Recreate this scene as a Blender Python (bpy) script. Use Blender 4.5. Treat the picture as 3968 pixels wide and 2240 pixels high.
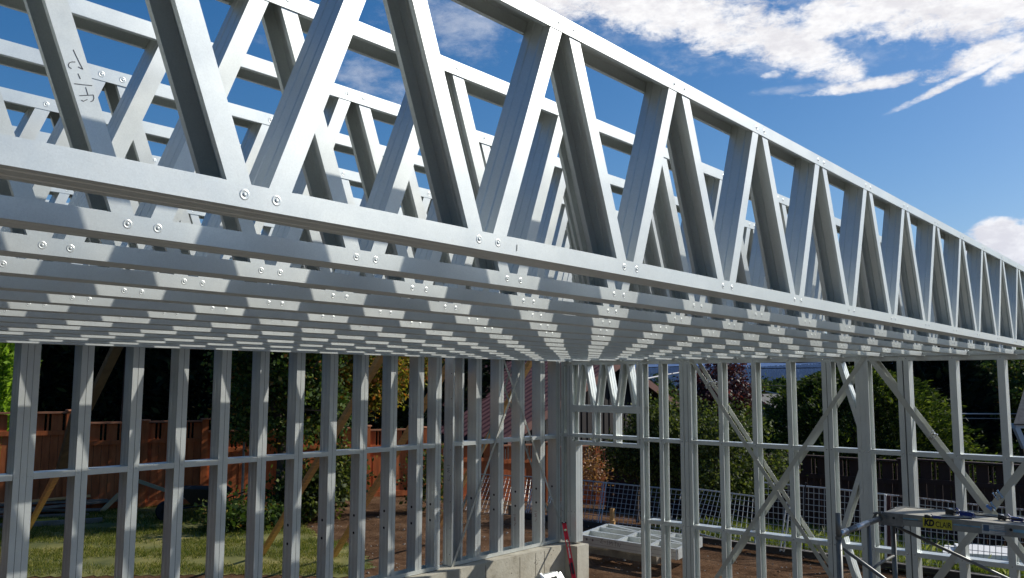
import bpy, math, random
import numpy as np
from mathutils import Vector, Matrix
for o in list(bpy.data.objects): bpy.data.objects.remove(o)
SC=bpy.context.scene; COL=SC.collection
R=math.radians
V=Vector
GZ=2.6                                   # camera height above the yard
# ---------------------------------------------------------------- camera
YAW,PITCH,ROLL=R(40.518),R(6.274),R(0.192); FPX=3292.8
FW=V((math.cos(YAW)*math.cos(PITCH),math.sin(YAW)*math.cos(PITCH),math.sin(PITCH)))
_r=V((math.sin(YAW),-math.cos(YAW),0)); _u=_r.cross(FW)
RT=math.cos(ROLL)*_r+math.sin(ROLL)*_u; UP=-math.sin(ROLL)*_r+math.cos(ROLL)*_u
EYE=V((0,0,GZ))
cd=bpy.data.cameras.new('camera'); cam=bpy.data.objects.new('camera',cd); COL.objects.link(cam)
M=Matrix((RT,UP,-FW)).transposed().to_4x4(); M.translation=EYE; cam.matrix_world=M
cd.sensor_width=36; cd.sensor_fit='HORIZONTAL'; cd.lens=FPX/3968*36; cd.clip_start=.05; cd.clip_end=60000
SC.camera=cam
# ---------------------------------------------------------------- sun, sky
SUND=V((1.6,-1.0,1.257)).normalized()
sl=bpy.data.lights.new('sun','SUN'); sl.energy=4.4; sl.angle=R(.5); sl.color=(1,.955,.88)
so=bpy.data.objects.new('sun',sl); COL.objects.link(so)
so.rotation_euler=SUND.to_track_quat('Z','Y').to_euler(); so.location=(0,0,40)
SC.view_settings.view_transform='Standard'; SC.view_settings.look='None'
SC.view_settings.exposure=0.15; SC.view_settings.gamma=1
W=bpy.data.worlds.new('World'); SC.world=W; W.use_nodes=True
class NT:
    """tiny node-tree helper"""
    def __init__(s,t): s.t=t; s.n=t.nodes; s.l=t.links
    def add(s,typ,**k):
        n=s.n.new(typ)
        for a,b in k.items(): setattr(n,a,b)
        return n
    def put(s,sock,v):
        if isinstance(v,bpy.types.NodeSocket): s.l.new(v,sock)
        else: sock.default_value=v
    def m(s,op,a,b=0,c=0,clamp=False):
        n=s.add('ShaderNodeMath',operation=op,use_clamp=clamp)
        for i,v in enumerate((a,b,c)): s.put(n.inputs[i],v)
        return n.outputs[0]
    def smooth(s,x,a,b):
        n=s.add('ShaderNodeMapRange',interpolation_type='SMOOTHSTEP')
        s.put(n.inputs[0],x); n.inputs[1].default_value=a; n.inputs[2].default_value=b
        return n.outputs[0]
    def mix(s,f,a,b,typ='MIX'):
        n=s.add('ShaderNodeMix',data_type='RGBA',blend_type=typ)
        s.put(n.inputs[0],f); s.put(n.inputs[6],a); s.put(n.inputs[7],b); return n.outputs[2]
    def noise(s,vec,scale,detail=4,rough=.55,dist=0):
        n=s.add('ShaderNodeTexNoise'); n.inputs['Scale'].default_value=scale
        n.inputs['Detail'].default_value=detail; n.inputs['Roughness'].default_value=rough
        n.inputs['Distortion'].default_value=dist
        if vec is not None: s.l.new(vec,n.inputs['Vector'])
        return n.outputs['Fac']
    def ramp(s,f,stops):
        n=s.add('ShaderNodeValToRGB'); s.put(n.inputs[0],f); e=n.color_ramp.elements
        while len(e)<len(stops): e.new(.5)
        for i,(p,c) in enumerate(stops): e[i].position=p; e[i].color=(*c,1)
        return n.outputs[0]
def azel(px,py):
    d=(FW+RT*((px-1984)/FPX)-UP*((py-1120)/FPX)).normalized()
    return math.atan2(d.y,d.x),math.asin(d.z)
n=NT(W.node_tree); bg=n.n['Background']
sky=n.add('ShaderNodeTexSky',sky_type='NISHITA'); sky.sun_disc=False
sky.sun_elevation=math.asin(SUND.z); sky.sun_rotation=math.atan2(SUND.x,SUND.y)
sky.air_density=1.0; sky.dust_density=.9; sky.ozone_density=2.2; sky.altitude=100
tc=n.add('ShaderNodeTexCoord'); sx=n.add('ShaderNodeSeparateXYZ'); n.l.new(tc.outputs['Generated'],sx.inputs[0])
az=n.m('ARCTAN2',sx.outputs[1],sx.outputs[0]); el=n.m('ARCSINE',sx.outputs[2])
def blob(px,py,rx,ry,rot=0,p=1.0):
    """soft elliptical patch of sky where a cloud bank lies (azimuth / elevation)"""
    a0,e0=azel(px,py); rx/=FPX; ry/=FPX; c,s_=math.cos(R(rot)),math.sin(R(rot))
    da=n.m('MULTIPLY',n.m('SUBTRACT',az,a0),-math.cos(e0)); de=n.m('SUBTRACT',el,e0)
    u=n.m('DIVIDE',n.m('ADD',n.m('MULTIPLY',da,c),n.m('MULTIPLY',de,s_)),rx)
    v=n.m('DIVIDE',n.m('SUBTRACT',n.m('MULTIPLY',de,c),n.m('MULTIPLY',da,s_)),ry)
    d=n.m('ADD',n.m('MULTIPLY',u,u),n.m('MULTIPLY',v,v))
    return n.m('MULTIPLY',n.m('SUBTRACT',1,d),p,clamp=False)
def vmax(l):
    r=l[0]
    for x in l[1:]: r=n.m('MAXIMUM',r,x)
    return r
bank=[blob(2050,-130,640,200,-14),blob(2500,0,430,150,-14),blob(2850,95,330,125,-10),blob(3080,180,260,85,-30),blob(3230,255,140,40,-32,.75),
      blob(3390,322,230,24,3,.65),blob(3210,50,190,90,38),blob(3460,0,300,105,8),blob(3780,20,480,125,-3),blob(3810,215,200,48,13,.75),
      blob(3740,295,260,17,21,.75),blob(3950,235,120,40,28,.85),blob(2995,290,36,12,0,.3),blob(2600,-520,2600,330,0,.9),
      blob(3860,905,95,62,0,1.6),blob(3990,945,130,70,0,1.8),blob(4150,955,240,125,0,1.8),blob(3790,960,110,45,0,1.3)]
wisp=[blob(1400,300,420,110,-22,.6),blob(1750,90,300,130,-10,.7),blob(1480,210,300,90,20,.45),blob(3080,345,220,18,0,.7),blob(2500,-20,1200,260,-12,.8)]
mp=n.add('ShaderNodeMapping'); n.l.new(tc.outputs['Generated'],mp.inputs[0]); mp.inputs['Rotation'].default_value=(0,0,R(-20)); mp.inputs['Scale'].default_value=(1,1,2.1)
n1=n.noise(mp.outputs[0],11,12,.66,.35); n2=n.noise(mp.outputs[0],38,10,.68,.25)
nn=n.m('ADD',n.m('MULTIPLY',n1,.55),n.m('MULTIPLY',n2,.45))
nz=n.m('SUBTRACT',nn,.5)
b=n.m('MAXIMUM',vmax(bank),-1.2); w_=n.m('MAXIMUM',vmax(wisp),-1.5)
cov=n.smooth(n.m('ADD',b,n.m('MULTIPLY',nz,4.3)),-.08,.85)
cw=n.m('MULTIPLY',n.smooth(n.m('ADD',w_,n.m('MULTIPLY',nz,4.0)),.0,1.3),.38)
cov=n.m('MAXIMUM',cov,cw)
shade=n.smooth(n.m('ADD',n.m('MULTIPLY',n.noise(mp.outputs[0],13,9,.68),.6),n.m('MULTIPLY',n.noise(mp.outputs[0],45,8,.65),.4)),.40,.58)
ccol=n.mix(shade,(6.6,6.45,6.55,1),(8.2,8.1,8.0,1))
hs_=n.add('ShaderNodeHueSaturation'); hs_.inputs['Saturation'].default_value=1.42; hs_.inputs['Hue'].default_value=.502; hs_.inputs['Value'].default_value=.80; n.l.new(sky.outputs[0],hs_.inputs['Color'])
mixc=n.mix(cov,hs_.outputs[0],ccol)
n.l.new(mixc,bg.inputs[0]); bg.inputs[1].default_value=.118

# ---------------------------------------------------------------- materials
def mat(name,base,rough=.7,metal=0,scale=None,amt=.25,bump=0,bscale=40,stretch=None,cols=None,coat=0,spec=None,detail=5):
    m=bpy.data.materials.new(name); m.use_nodes=True; t=NT(m.node_tree); bs=t.n['Principled BSDF']
    bs.inputs['Roughness'].default_value=rough; bs.inputs['Metallic'].default_value=metal
    if spec is not None: bs.inputs['Specular IOR Level'].default_value=spec
    bs.inputs['Coat Weight'].default_value=coat
    tcx=t.add('ShaderNodeTexCoord'); vec=tcx.outputs['Object']
    if stretch:
        mpp=t.add('ShaderNodeMapping'); t.l.new(vec,mpp.inputs[0]); mpp.inputs['Scale'].default_value=stretch; vec=mpp.outputs[0]
    if scale:
        f=t.noise(vec,scale,detail,.6)
        st=cols or [(.25,tuple(c*(1-amt) for c in base)),(.5,base),(.75,tuple(min(1,c*(1+amt)) for c in base))]
        t.l.new(t.ramp(f,st),bs.inputs['Base Color'])
    else: bs.inputs['Base Color'].default_value=(*base,1)
    if bump:
        bp=t.add('ShaderNodeBump'); bp.inputs['Strength'].default_value=bump; bp.inputs['Distance'].default_value=.01
        t.l.new(t.noise(vec,bscale,4,.6),bp.inputs['Height']); t.l.new(bp.outputs[0],bs.inputs['Normal'])
    return m
def steel_mat(name,base=(.64,.675,.655),rough=.40,metal=.55):
    m=bpy.data.materials.new(name); m.use_nodes=True; t=NT(m.node_tree); bs=t.n['Principled BSDF']
    tcx=t.add('ShaderNodeNewGeometry'); ob=tcx.outputs['Position']
    sp=t.add('ShaderNodeTexVoronoi'); sp.inputs['Scale'].default_value=420; t.l.new(ob,sp.inputs['Vector'])
    big=t.noise(ob,3.2,5,.6); fine=t.noise(ob,60,3,.6)
    k=t.m('ADD',t.m('MULTIPLY',big,.30),t.m('ADD',t.m('MULTIPLY',fine,.08),t.m('MULTIPLY',sp.outputs['Color'],.10)))
    k=t.m('ADD',k,.76)
    c=t.mix(1,(*base,1),k,'MULTIPLY')
    dirt=t.smooth(t.noise(ob,14,8,.72),.62,.80)
    c=t.mix(t.m('MULTIPLY',dirt,.38),c,(.22,.21,.2,1))
    t.l.new(c,bs.inputs['Base Color'])
    bs.inputs['Metallic'].default_value=metal
    rr=t.m('ADD',t.m('MULTIPLY',t.noise(ob,7,4,.6),.22),rough-.11); t.l.new(rr,bs.inputs['Roughness'])
    bp=t.add('ShaderNodeBump'); bp.inputs['Strength'].default_value=.07; bp.inputs['Distance'].default_value=.001
    t.l.new(t.noise(ob,420,3,.6),bp.inputs['Height']); t.l.new(bp.outputs[0],bs.inputs['Normal'])
    return m
def leaf_mat(name,stops,trans=.35,rough=.55,spec=.4):
    m=bpy.data.materials.new(name); m.use_nodes=True; t=NT(m.node_tree); bs=t.n['Principled BSDF']
    g=t.add('ShaderNodeNewGeometry'); c=t.ramp(g.outputs['Random Per Island'],stops)
    t.l.new(c,bs.inputs['Base Color']); bs.inputs['Roughness'].default_value=rough; bs.inputs['Specular IOR Level'].default_value=spec
    tr=t.add('ShaderNodeBsdfTranslucent'); t.l.new(t.mix(1,c,(1.3,1.35,.7,1),'MULTIPLY'),tr.inputs[0])
    mx=t.add('ShaderNodeMixShader'); mx.inputs[0].default_value=trans
    t.l.new(bs.outputs[0],mx.inputs[1]); t.l.new(tr.outputs[0],mx.inputs[2])
    t.l.new(mx.outputs[0],t.n['Material Output'].inputs[0]); return m
STEEL=steel_mat('galvanized_steel'); STEEL2=steel_mat('galvanized_steel_worn',(.54,.57,.55),.5,.5)
STRAP=steel_mat('strap_steel',(.54,.55,.50),.42,.6)
HEAD=mat('rivet_steel',(.62,.63,.64),.25,.9)
DARK=mat('dark_gap',(.02,.02,.022),.9)
INK=mat('marker_ink',(.07,.07,.075),.8); INKR=mat('red_marker_ink',(.22,.05,.05),.8)
PINE=mat('pine_lumber',(.66,.38,.14),.75,scale=6,amt=.3,stretch=(1,1,6),bump=.15)
OLDW=mat('weathered_lumber',(.20,.17,.13),.9,scale=7,amt=.35,bump=.3)
OLIVEW=mat('treated_lumber',(.17,.135,.07),.85,scale=7,amt=.3,bump=.2)
BROWNW=mat('dark_lumber',(.07,.045,.03),.85,scale=7,amt=.3,bump=.2)
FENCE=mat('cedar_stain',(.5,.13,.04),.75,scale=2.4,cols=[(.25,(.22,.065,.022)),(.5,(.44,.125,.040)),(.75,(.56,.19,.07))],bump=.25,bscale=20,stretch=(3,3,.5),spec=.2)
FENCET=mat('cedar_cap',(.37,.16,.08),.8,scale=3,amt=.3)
FENCED=mat('shaded_fence_stain',(.035,.014,.010),.85,scale=2.5,amt=.35,stretch=(3,3,.6))  # right fence faces away from the sun; its shade is put into this colour
CONC=mat('cast_concrete',(.44,.39,.28),.9,bump=.5,bscale=30,scale=3.6,cols=[(.25,(.20,.18,.13)),(.40,(.40,.37,.29)),(.58,(.47,.445,.36)),(.78,(.55,.53,.45))],detail=11)
DIRT=mat('dirt',(.17,.09,.045),.95,scale=1.6,cols=[(.25,(.085,.045,.022)),(.5,(.17,.088,.042)),(.75,(.25,.15,.08))],bump=1.0,bscale=9,detail=10)
LAWN=mat('lawn_soil',(.10,.11,.03),.95,scale=.9,cols=[(.32,(.06,.075,.015)),(.5,(.15,.15,.035)),(.68,(.30,.25,.08))],bump=.8,bscale=14,detail=9)
SLAB=mat('slab_concrete',(.19,.17,.145),.9,scale=2,amt=.2)
REDT=mat('red_paint',(.55,.012,.02),.35,coat=.3)
BLACKP=mat('black_plastic',(.012,.012,.013),.4)
BLUEP=mat('blue_plastic',(.012,.035,.22),.38)
LBLUE=mat('light_blue_plastic',(.10,.25,.62),.4)
WHITE=mat('white_mark',(.75,.75,.72),.6)
VIAL=mat('level_vial',(.45,.6,.35),.15)
YEL=mat('yellow_sticker',(.52,.47,.03),.5,scale=12,amt=.2)
ALU=mat('worn_aluminium',(.27,.275,.25),.5,.35,scale=14,amt=.22,bump=.1)
ALUD=mat('dirty_cast_aluminium',(.20,.20,.19),.6,.4,scale=20,amt=.4)
BPAINT=mat('blue_paint_scuff',(.16,.32,.42),.6,.2,scale=18,amt=.4)
PLY=mat('plank_plywood',(.36,.34,.29),.8,scale=9,amt=.22,stretch=(1,.3,1))
TUBE=mat('scaffold_tube',(.17,.175,.17),.45,.7,scale=9,amt=.4,stretch=(1,1,.4))
TUBEB=mat('bright_tube_sleeve',(.55,.55,.55),.35,.8)
MESHM=mat('mesh_wire_paint',(.46,.47,.46),.5,.3)
MESHR=mat('rusty_mesh_rail',(.35,.33,.31),.8,scale=30,cols=[(.4,(.12,.07,.05)),(.55,(.5,.49,.47)),(.7,(.62,.61,.6))])
BARK=mat('bark',(.09,.07,.055),.95,scale=7,amt=.45,bump=.8,bscale=14)
BARKP=mat('pale_bark',(.35,.33,.3),.9,scale=10,amt=.4)
REDROOF=mat('faded_red_metal_roof',(.06,.025,.033),.75,0,spec=.1,scale=2,amt=.25)
BROWNSIDE=mat('dark_brown_siding',(.018,.014,.013),.85,scale=4,amt=.3,stretch=(4,4,.4))
TRIM=mat('red_brown_trim',(.13,.055,.042),.8,scale=4,amt=.2)
SHING=mat('grey_shingle',(.13,.125,.115),.95,scale=12,amt=.35,bump=.4)
WTRIM=mat('white_house_trim',(.62,.62,.6),.7)
BROOF=mat('dark_corrugated',(.05,.05,.06),.6)
STONE=mat('pale_stone',(.27,.24,.20),.9,scale=5,amt=.4)
POLE=mat('utility_pole_wood',(.035,.028,.024),.9)
WIRE=mat('wire_grey',(.35,.35,.37),.6,.3); WIRED=mat('wire_dark',(.02,.02,.025),.7)
RUBBER=mat('rubber',(.015,.015,.015),.85); BARROW=mat('black_barrow_tray',(.02,.02,.022),.55)
LF_MAPLE=leaf_mat('maple_leaf',[(0,(.022,.045,.010)),(.45,(.05,.09,.02)),(.75,(.10,.15,.035)),(.93,(.17,.20,.05)),(1,(.30,.12,.03))],.35,.65,.2)
LF_ORANGE=leaf_mat('turning_leaf',[(0,(.05,.065,.012)),(.3,(.13,.15,.02)),(.55,(.26,.25,.04)),(.8,(.42,.24,.045)),(1,(.42,.13,.035))],.4,.65,.2)
LF_APPLE=leaf_mat('apple_leaf',[(0,(.014,.026,.008)),(.4,(.04,.06,.014)),(.75,(.12,.15,.03)),(1,(.18,.2,.06))],.35,.6,.25)
LF_PLUM=leaf_mat('plum_leaf',[(0,(.02,.008,.010)),(.6,(.05,.015,.02)),(.9,(.12,.03,.035)),(1,(.22,.05,.05))],.3)
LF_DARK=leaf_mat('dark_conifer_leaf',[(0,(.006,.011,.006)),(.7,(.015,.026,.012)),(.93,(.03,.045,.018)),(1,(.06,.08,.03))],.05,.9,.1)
LF_CEDAR=leaf_mat('cedar_leaf',[(0,(.012,.024,.005)),(.6,(.035,.06,.011)),(1,(.16,.20,.03))],.38,.7,.2)
LF_BRIGHT=leaf_mat('bright_conifer_leaf',[(0,(.14,.24,.03)),(.6,(.24,.38,.05)),(1,(.36,.5,.08))],.5,.7,.2)
LF_HEDGE=leaf_mat('hedge_leaf',[(0,(.012,.03,.006)),(.6,(.03,.06,.012)),(1,(.06,.10,.02))],.2,.7,.2)
LF_WEED=leaf_mat('dry_weed_leaf',[(0,(.20,.10,.05)),(1,(.45,.24,.12))],.3)
GRASSM=leaf_mat('grass_blade',[(0,(.045,.07,.012)),(.4,(.10,.14,.022)),(.75,(.21,.22,.05)),(1,(.42,.36,.11))],.35,.7,.1)
WEEDG=leaf_mat('tall_grass_blade',[(0,(.07,.10,.015)),(.5,(.15,.19,.03)),(.85,(.26,.29,.07)),(1,(.5,.5,.35))],.35,.6,.3)
FARF=leaf_mat('far_forest_leaf',[(0,(.012,.02,.012)),(1,(.035,.05,.025))],.0,.9,.1)

# ---------------------------------------------------------------- pixel ray -> real place (used to lay the scene out)
def ray(px,py): return FW+RT*((px-1984)/FPX)-UP*((py-1120)/FPX)
def on_x(px,py,X): d=ray(px,py); return EYE+d*(X/d.x)
def on_y(px,py,Y): d=ray(px,py); return EYE+d*(Y/d.y)
def on_z(px,py,Z): d=ray(px,py); return EYE+d*((Z-GZ)/d.z)          # Z in world metres
def at_d(px,py,D): return EYE+ray(px,py)*D
def on_pl(px,py,p,nrm): d=ray(px,py); return EYE+d*((p-EYE).dot(nrm)/d.dot(nrm))

# ---------------------------------------------------------------- mesh builder
class MB:
    def __init__(s): s.v=[]; s.f=[]; s.mi=[]
    def quadmesh(s,vs,fs,mi=0):
        o=len(s.v); s.v+= [tuple(p) for p in vs]; s.f+=[tuple(i+o for i in f) for f in fs]; s.mi+=[mi]*len(fs)
    def box(s,c,size,rot=None,mi=0):
        x,y,z=[a/2 for a in size]; c=V(c)
        P=[V(p) for p in ((-x,-y,-z),(x,-y,-z),(x,y,-z),(-x,y,-z),(-x,-y,z),(x,-y,z),(x,y,z),(-x,y,z))]
        if rot: P=[rot@p for p in P]
        s.quadmesh([c+p for p in P],[(0,3,2,1),(4,5,6,7),(0,1,5,4),(1,2,6,5),(2,3,7,6),(3,0,4,7)],mi)
    def b2(s,a,b,mi=0):
        a=V(a); b=V(b); s.box((a+b)/2,[abs(q) for q in (b-a)],None,mi)
    def bar(s,a,b,w,h,up=(0,0,1),mi=0):
        """box along a->b, w across, h along 'up'"""
        a=V(a); b=V(b); x=(b-a); L=x.length; x/=L; u=V(up); y=u.cross(x).normalized(); z=x.cross(y)
        s.box((a+b)/2,(L,w,h),Matrix((x,y,z)).transposed(),mi)
    def prof(s,pts,t,a,b,ux,uy,mi=0):
        """sweep an open sheet-metal section (2-D pts in ux,uy) of thickness t from a to b"""
        a=V(a); b=V(b); ux=V(ux); uy=V(uy); P=[V((p[0],p[1])) for p in pts]; n_=len(P); off=[]
        for i in range(n_):
            d=[]
            if i>0: d.append((P[i]-P[i-1]).normalized())
            if i<n_-1: d.append((P[i+1]-P[i]).normalized())
            nm=[V((-q.y,q.x)) for q in d]; m_=sum(nm,V((0,0)))
            m_=m_/max(m_.dot(nm[0]),1e-6) if m_.length>1e-6 else nm[0]
            off.append(P[i]+m_*t)
        lo=P+off[::-1]; k=len(lo)
        vs=[a+ux*q.x+uy*q.y for q in lo]+[b+ux*q.x+uy*q.y for q in lo]
        fs=[(i,(i+1)%k,(i+1)%k+k,i+k) for i in range(k)]
        for i in range(n_-1):
            fs.append((i+1,i,k-1-i,k-2-i)); fs.append((i+k,i+1+k,k-2-i+k,k-1-i+k))
        s.quadmesh(vs,fs,mi)
    def tube(s,pts,r,n_=8,mi=0,r2=None):
        pts=[V(p) for p in pts]; rings=[]; m_=len(pts)
        for i,p in enumerate(pts):
            d=(pts[min(i+1,m_-1)]-pts[max(i-1,0)]).normalized()
            a=V((0,0,1)) if abs(d.z)<.9 else V((1,0,0)); x=d.cross(a).normalized(); y=d.cross(x)
            rr=r if r2 is None else r+(r2-r)*i/(m_-1)
            if isinstance(r,(list,tuple)): rr=r[i]
            rings.append([p+(x*math.cos(2*math.pi*j/n_)+y*math.sin(2*math.pi*j/n_))*rr for j in range(n_)])
        vs=[q for g in rings for q in g]
        fs=[(i*n_+j,i*n_+(j+1)%n_,(i+1)*n_+(j+1)%n_,(i+1)*n_+j) for i in range(m_-1) for j in range(n_)]
        fs+=[tuple(range(n_))[::-1],tuple(range((m_-1)*n_,m_*n_))]
        s.quadmesh(vs,fs,mi)
    def lathe(s,c,ax,prof,n_=12,mi=0):
        c=V(c); ax=V(ax).normalized(); a=V((0,0,1)) if abs(ax.z)<.9 else V((1,0,0)); x=ax.cross(a).normalized(); y=ax.cross(x)
        vs=[]; k=len(prof)
        for r,h in prof:
            vs+=[c+ax*h+(x*math.cos(2*math.pi*j/n_)+y*math.sin(2*math.pi*j/n_))*r for j in range(n_)]
        fs=[(i*n_+j,i*n_+(j+1)%n_,(i+1)*n_+(j+1)%n_,(i+1)*n_+j) for i in range(k-1) for j in range(n_)]
        fs.append(tuple(range((k-1)*n_,k*n_)))
        s.quadmesh(vs,fs,mi)
    def rivet(s,c,ax,sc=1,mi=0):
        s.lathe(c,ax,[(.0125*sc,0),(.0105*sc,.0007*sc),(.0085*sc,.0006*sc),(.0062*sc,.0001),(.0052*sc,.0001),(.0044*sc,.0014*sc),(.0028*sc,.0024*sc),(.0005,.0027*sc)],14,mi)
    def build(s,name,mats,parent=None,smooth=False,loc=None):
        me=bpy.data.meshes.new(name); me.from_pydata(s.v,[],s.f)
        if not isinstance(mats,(list,tuple)): mats=[mats]
        for m in mats: me.materials.append(m)
        if len(mats)>1: me.polygons.foreach_set('material_index',s.mi)
        if smooth: me.polygons.foreach_set('use_smooth',[True]*len(me.polygons))
        me.update()
        o=bpy.data.objects.new(name,me); COL.objects.link(o)
        if parent is not None: o.parent=parent
        if loc is not None: o.location=loc
        return o
def tag(o,label=None,cat=None,group=None,kind=None):
    if label: o['label']=label
    if cat: o['category']=cat
    if group: o['group']=group
    if kind: o['kind']=kind
    return o
def thing(name,label,cat,loc=(0,0,0),group=None,rz=0):
    o=bpy.data.objects.new(name,None); COL.objects.link(o); o.location=loc; o.rotation_euler=(0,0,rz)
    o.empty_display_size=.1
    return tag(o,label,cat,group)
def anchored(mb,name,mats,parent,smooth=False):
    """mesh given in world space, parented to an un-rotated thing"""
    p=parent.location
    g=parent.parent
    while g is not None: p=p+g.location; g=g.parent
    mb.v=[(x-p.x,y-p.y,z-p.z) for x,y,z in mb.v]
    return mb.build(name,mats,parent,smooth)
def copy_tree(o,parent=None):
    c=o.copy(); COL.objects.link(c); c.parent=parent
    for ch in KIDS.get(o.name,[]): copy_tree(ch,c)
    return c
KIDS={}
def index_kids(o):
    KIDS[o.name]=[c for c in COL.objects if c.parent==o]
    for c in KIDS[o.name]: index_kids(c)
def stroke(mb,pts,o,u,v,nrm,w=.0022,mi=0):
    """pen strokes: 2-D polyline laid on a face"""
    P=[V(o)+V(u)*p[0]+V(v)*p[1]+V(nrm)*.0006 for p in pts]
    for a,b in zip(P[:-1],P[1:]): mb.bar(a,b,w,.0004,nrm,mi)

# ================================================================ SETTING
rnd=random.Random(5)
# ground height (camera-relative -2.6 near the building, falling away to a valley)
def gh(x,y):
    d=max(0,x-13.0); h=-.10*min(d,30)
    r=math.hypot(x,y)
    if r>45: h-=min(32,(r-45)*.12)
    return h
def terrain():
    rs=[0,4,8,11,13,15,17,19,22,26,32,40,50,70,100,150,220,320,450,700,1100,1700,2600,4000,7000,12000,18000]
    na=96; vs=[(6,6,0)]; fs=[]
    for r in rs[1:]:
        for j in range(na):
            a=2*math.pi*j/na; x=6+r*math.cos(a); y=6+r*math.sin(a); vs.append((x,y,gh(x,y)-.0))
    for j in range(na): fs.append((0,1+j,1+(j+1)%na))
    for i in range(len(rs)-2):
        for j in range(na):
            a=1+i*na; fs.append((a+j,a+(j+1)%na,a+na+(j+1)%na,a+na+j)[::-1])
    mb=MB(); mb.quadmesh(vs,[f if len(f)==3 else f for f in fs]); return mb
gm=mat('valley_ground',(.07,.08,.03),.95)
def ground_material():
    m=bpy.data.materials.new('ground_dirt_and_fields'); m.use_nodes=True; t=NT(m.node_tree); bs=t.n['Principled BSDF']
    tcx=t.add('ShaderNodeTexCoord'); ob=tcx.outputs['Object']
    near=t.ramp(t.noise(ob,1.7,12,.7),[(.3,(.04,.024,.015)),(.5,(.115,.066,.038)),(.7,(.20,.125,.075))])
    speck=t.smooth(t.noise(ob,17,6,.7),.66,.74); near=t.mix(speck,near,(.24,.17,.11,1))
    far=t.ramp(t.noise(ob,.012,7,.6),[(.35,(.03,.045,.018)),(.5,(.06,.075,.03)),(.62,(.13,.12,.06)),(.7,(.05,.06,.03))])
    ln=t.add('ShaderNodeVectorMath',operation='LENGTH'); t.l.new(ob,ln.inputs[0])
    c=t.mix(t.smooth(ln.outputs['Value'],21,30),near,far); t.l.new(c,bs.inputs['Base Color'])
    bs.inputs['Roughness'].default_value=.96; bs.inputs['Specular IOR Level'].default_value=0
    bp=t.add('ShaderNodeBump'); bp.inputs['Strength'].default_value=1; bp.inputs['Distance'].default_value=.05
    t.l.new(t.noise(ob,7,9,.7),bp.inputs['Height']); t.l.new(bp.outputs[0],bs.inputs['Normal']); return m
tag(terrain().build('ground',ground_material()),kind='structure')
def sheet(name,poly,m,lift,step=.5):
    """ground sheet following the terrain inside a convex-ish polygon of (x,y)"""
    xs=[p[0] for p in poly]; ys=[p[1] for p in poly]
    def inside(x,y):
        c=False; j=len(poly)-1
        for i in range(len(poly)):
            xi,yi=poly[i]; xj,yj=poly[j]
            if (yi>y)!=(yj>y) and x<(xj-xi)*(y-yi)/(yj-yi)+xi: c=not c
            j=i
        return c
    mb=MB(); idx={}
    def vid(i,j):
        if (i,j) not in idx:
            x=min(xs)+i*step+rnd.uniform(-.15,.15)*step; y=min(ys)+j*step+rnd.uniform(-.15,.15)*step
            idx[(i,j)]=len(mb.v); mb.v.append((x,y,gh(x,y)+lift))
        return idx[(i,j)]
    for i in range(int((max(xs)-min(xs))/step)+1):
        for j in range(int((max(ys)-min(ys))/step)+1):
            if inside(min(xs)+(i+.5)*step,min(ys)+(j+.5)*step):
                mb.f.append((vid(i,j),vid(i+1,j),vid(i+1,j+1),vid(i,j+1))); mb.mi.append(0)
    return tag(mb.build(name,m),kind='structure'),inside
def gxy(px,py):
    p=on_z(px,py,0)
    for _ in range(6): p=on_z(px,py,gh(p.x,p.y))
    return (p.x,p.y)
LAWNP=[gxy(-700,2215),gxy(-300,2232),gxy(300,2236),gxy(800,2226),gxy(1180,2232),gxy(1330,2238),gxy(1440,2200),gxy(1390,2120),gxy(1240,2085),gxy(1180,2040),gxy(1130,1990),gxy(900,1958),gxy(300,1958),gxy(-600,1960)]
_,in_lawn=sheet('lawn',LAWNP,LAWN,.006,.13)
YARDP=[(13.35,8.3),(13.3,6.3),(13.05,3.5),(12.9,-3),(17.4,-4),(17.5,8.6),(15,8.4)]
_,in_yard=sheet('grass_strip',YARDP,LAWN,.015,.4)
def blades(name,inside,box,count,hmin,hmax,m,label,seed,wid=.006,clump=0):
    r=np.random.default_rng(seed); vs=[];fs=[];k=0
    while k<count:
        x=r.uniform(box[0],box[2]); y=r.uniform(box[1],box[3])
        if not inside(x,y): continue
        if clump and (math.sin(x*2.3+1)*math.sin(y*2.9)+.6*math.sin(x*5+y*4))<r.uniform(-.9,.5): continue
        for _ in range(3):
            bx=x+r.normal()*.03; by=y+r.normal()*.03; h=r.uniform(hmin,hmax)*(1.6 if r.random()<.05 else 1); a=r.uniform(0,6.28); le=r.uniform(.1,.7)*h
            z=gh(bx,by)+.01; ca,sa=math.cos(a),math.sin(a); b=r.uniform(0,6.28)
            o=len(vs); vs+=[(bx-ca*wid,by-sa*wid,z),(bx+ca*wid,by+sa*wid,z),(bx+math.cos(b)*le*.4,by+math.sin(b)*le*.4,z+h*.65),(bx+math.cos(b)*le,by+math.sin(b)*le,z+h)]
            fs+=[(o,o+1,o+2),(o+2,o+1,o+3)]; k+=1
    mb=MB(); mb.quadmesh(vs,fs); return tag(mb.build(name,m),label,'grass',kind='stuff')
lx=[p[0] for p in LAWNP]; ly=[p[1] for p in LAWNP]
blades('lawn_grass',in_lawn,(min(lx),min(ly),max(lx),max(ly)),110000,.018,.05,GRASSM,'short patchy green and straw coloured lawn grass in front of the orange fence',1,.004,.5)
blades('tall_grass',in_yard,(12.9,0,17.6,12.4),34000,.05,.20,WEEDG,'tall sunlit weeds and grass growing behind the wire mesh panels',2,.008,1)
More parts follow.
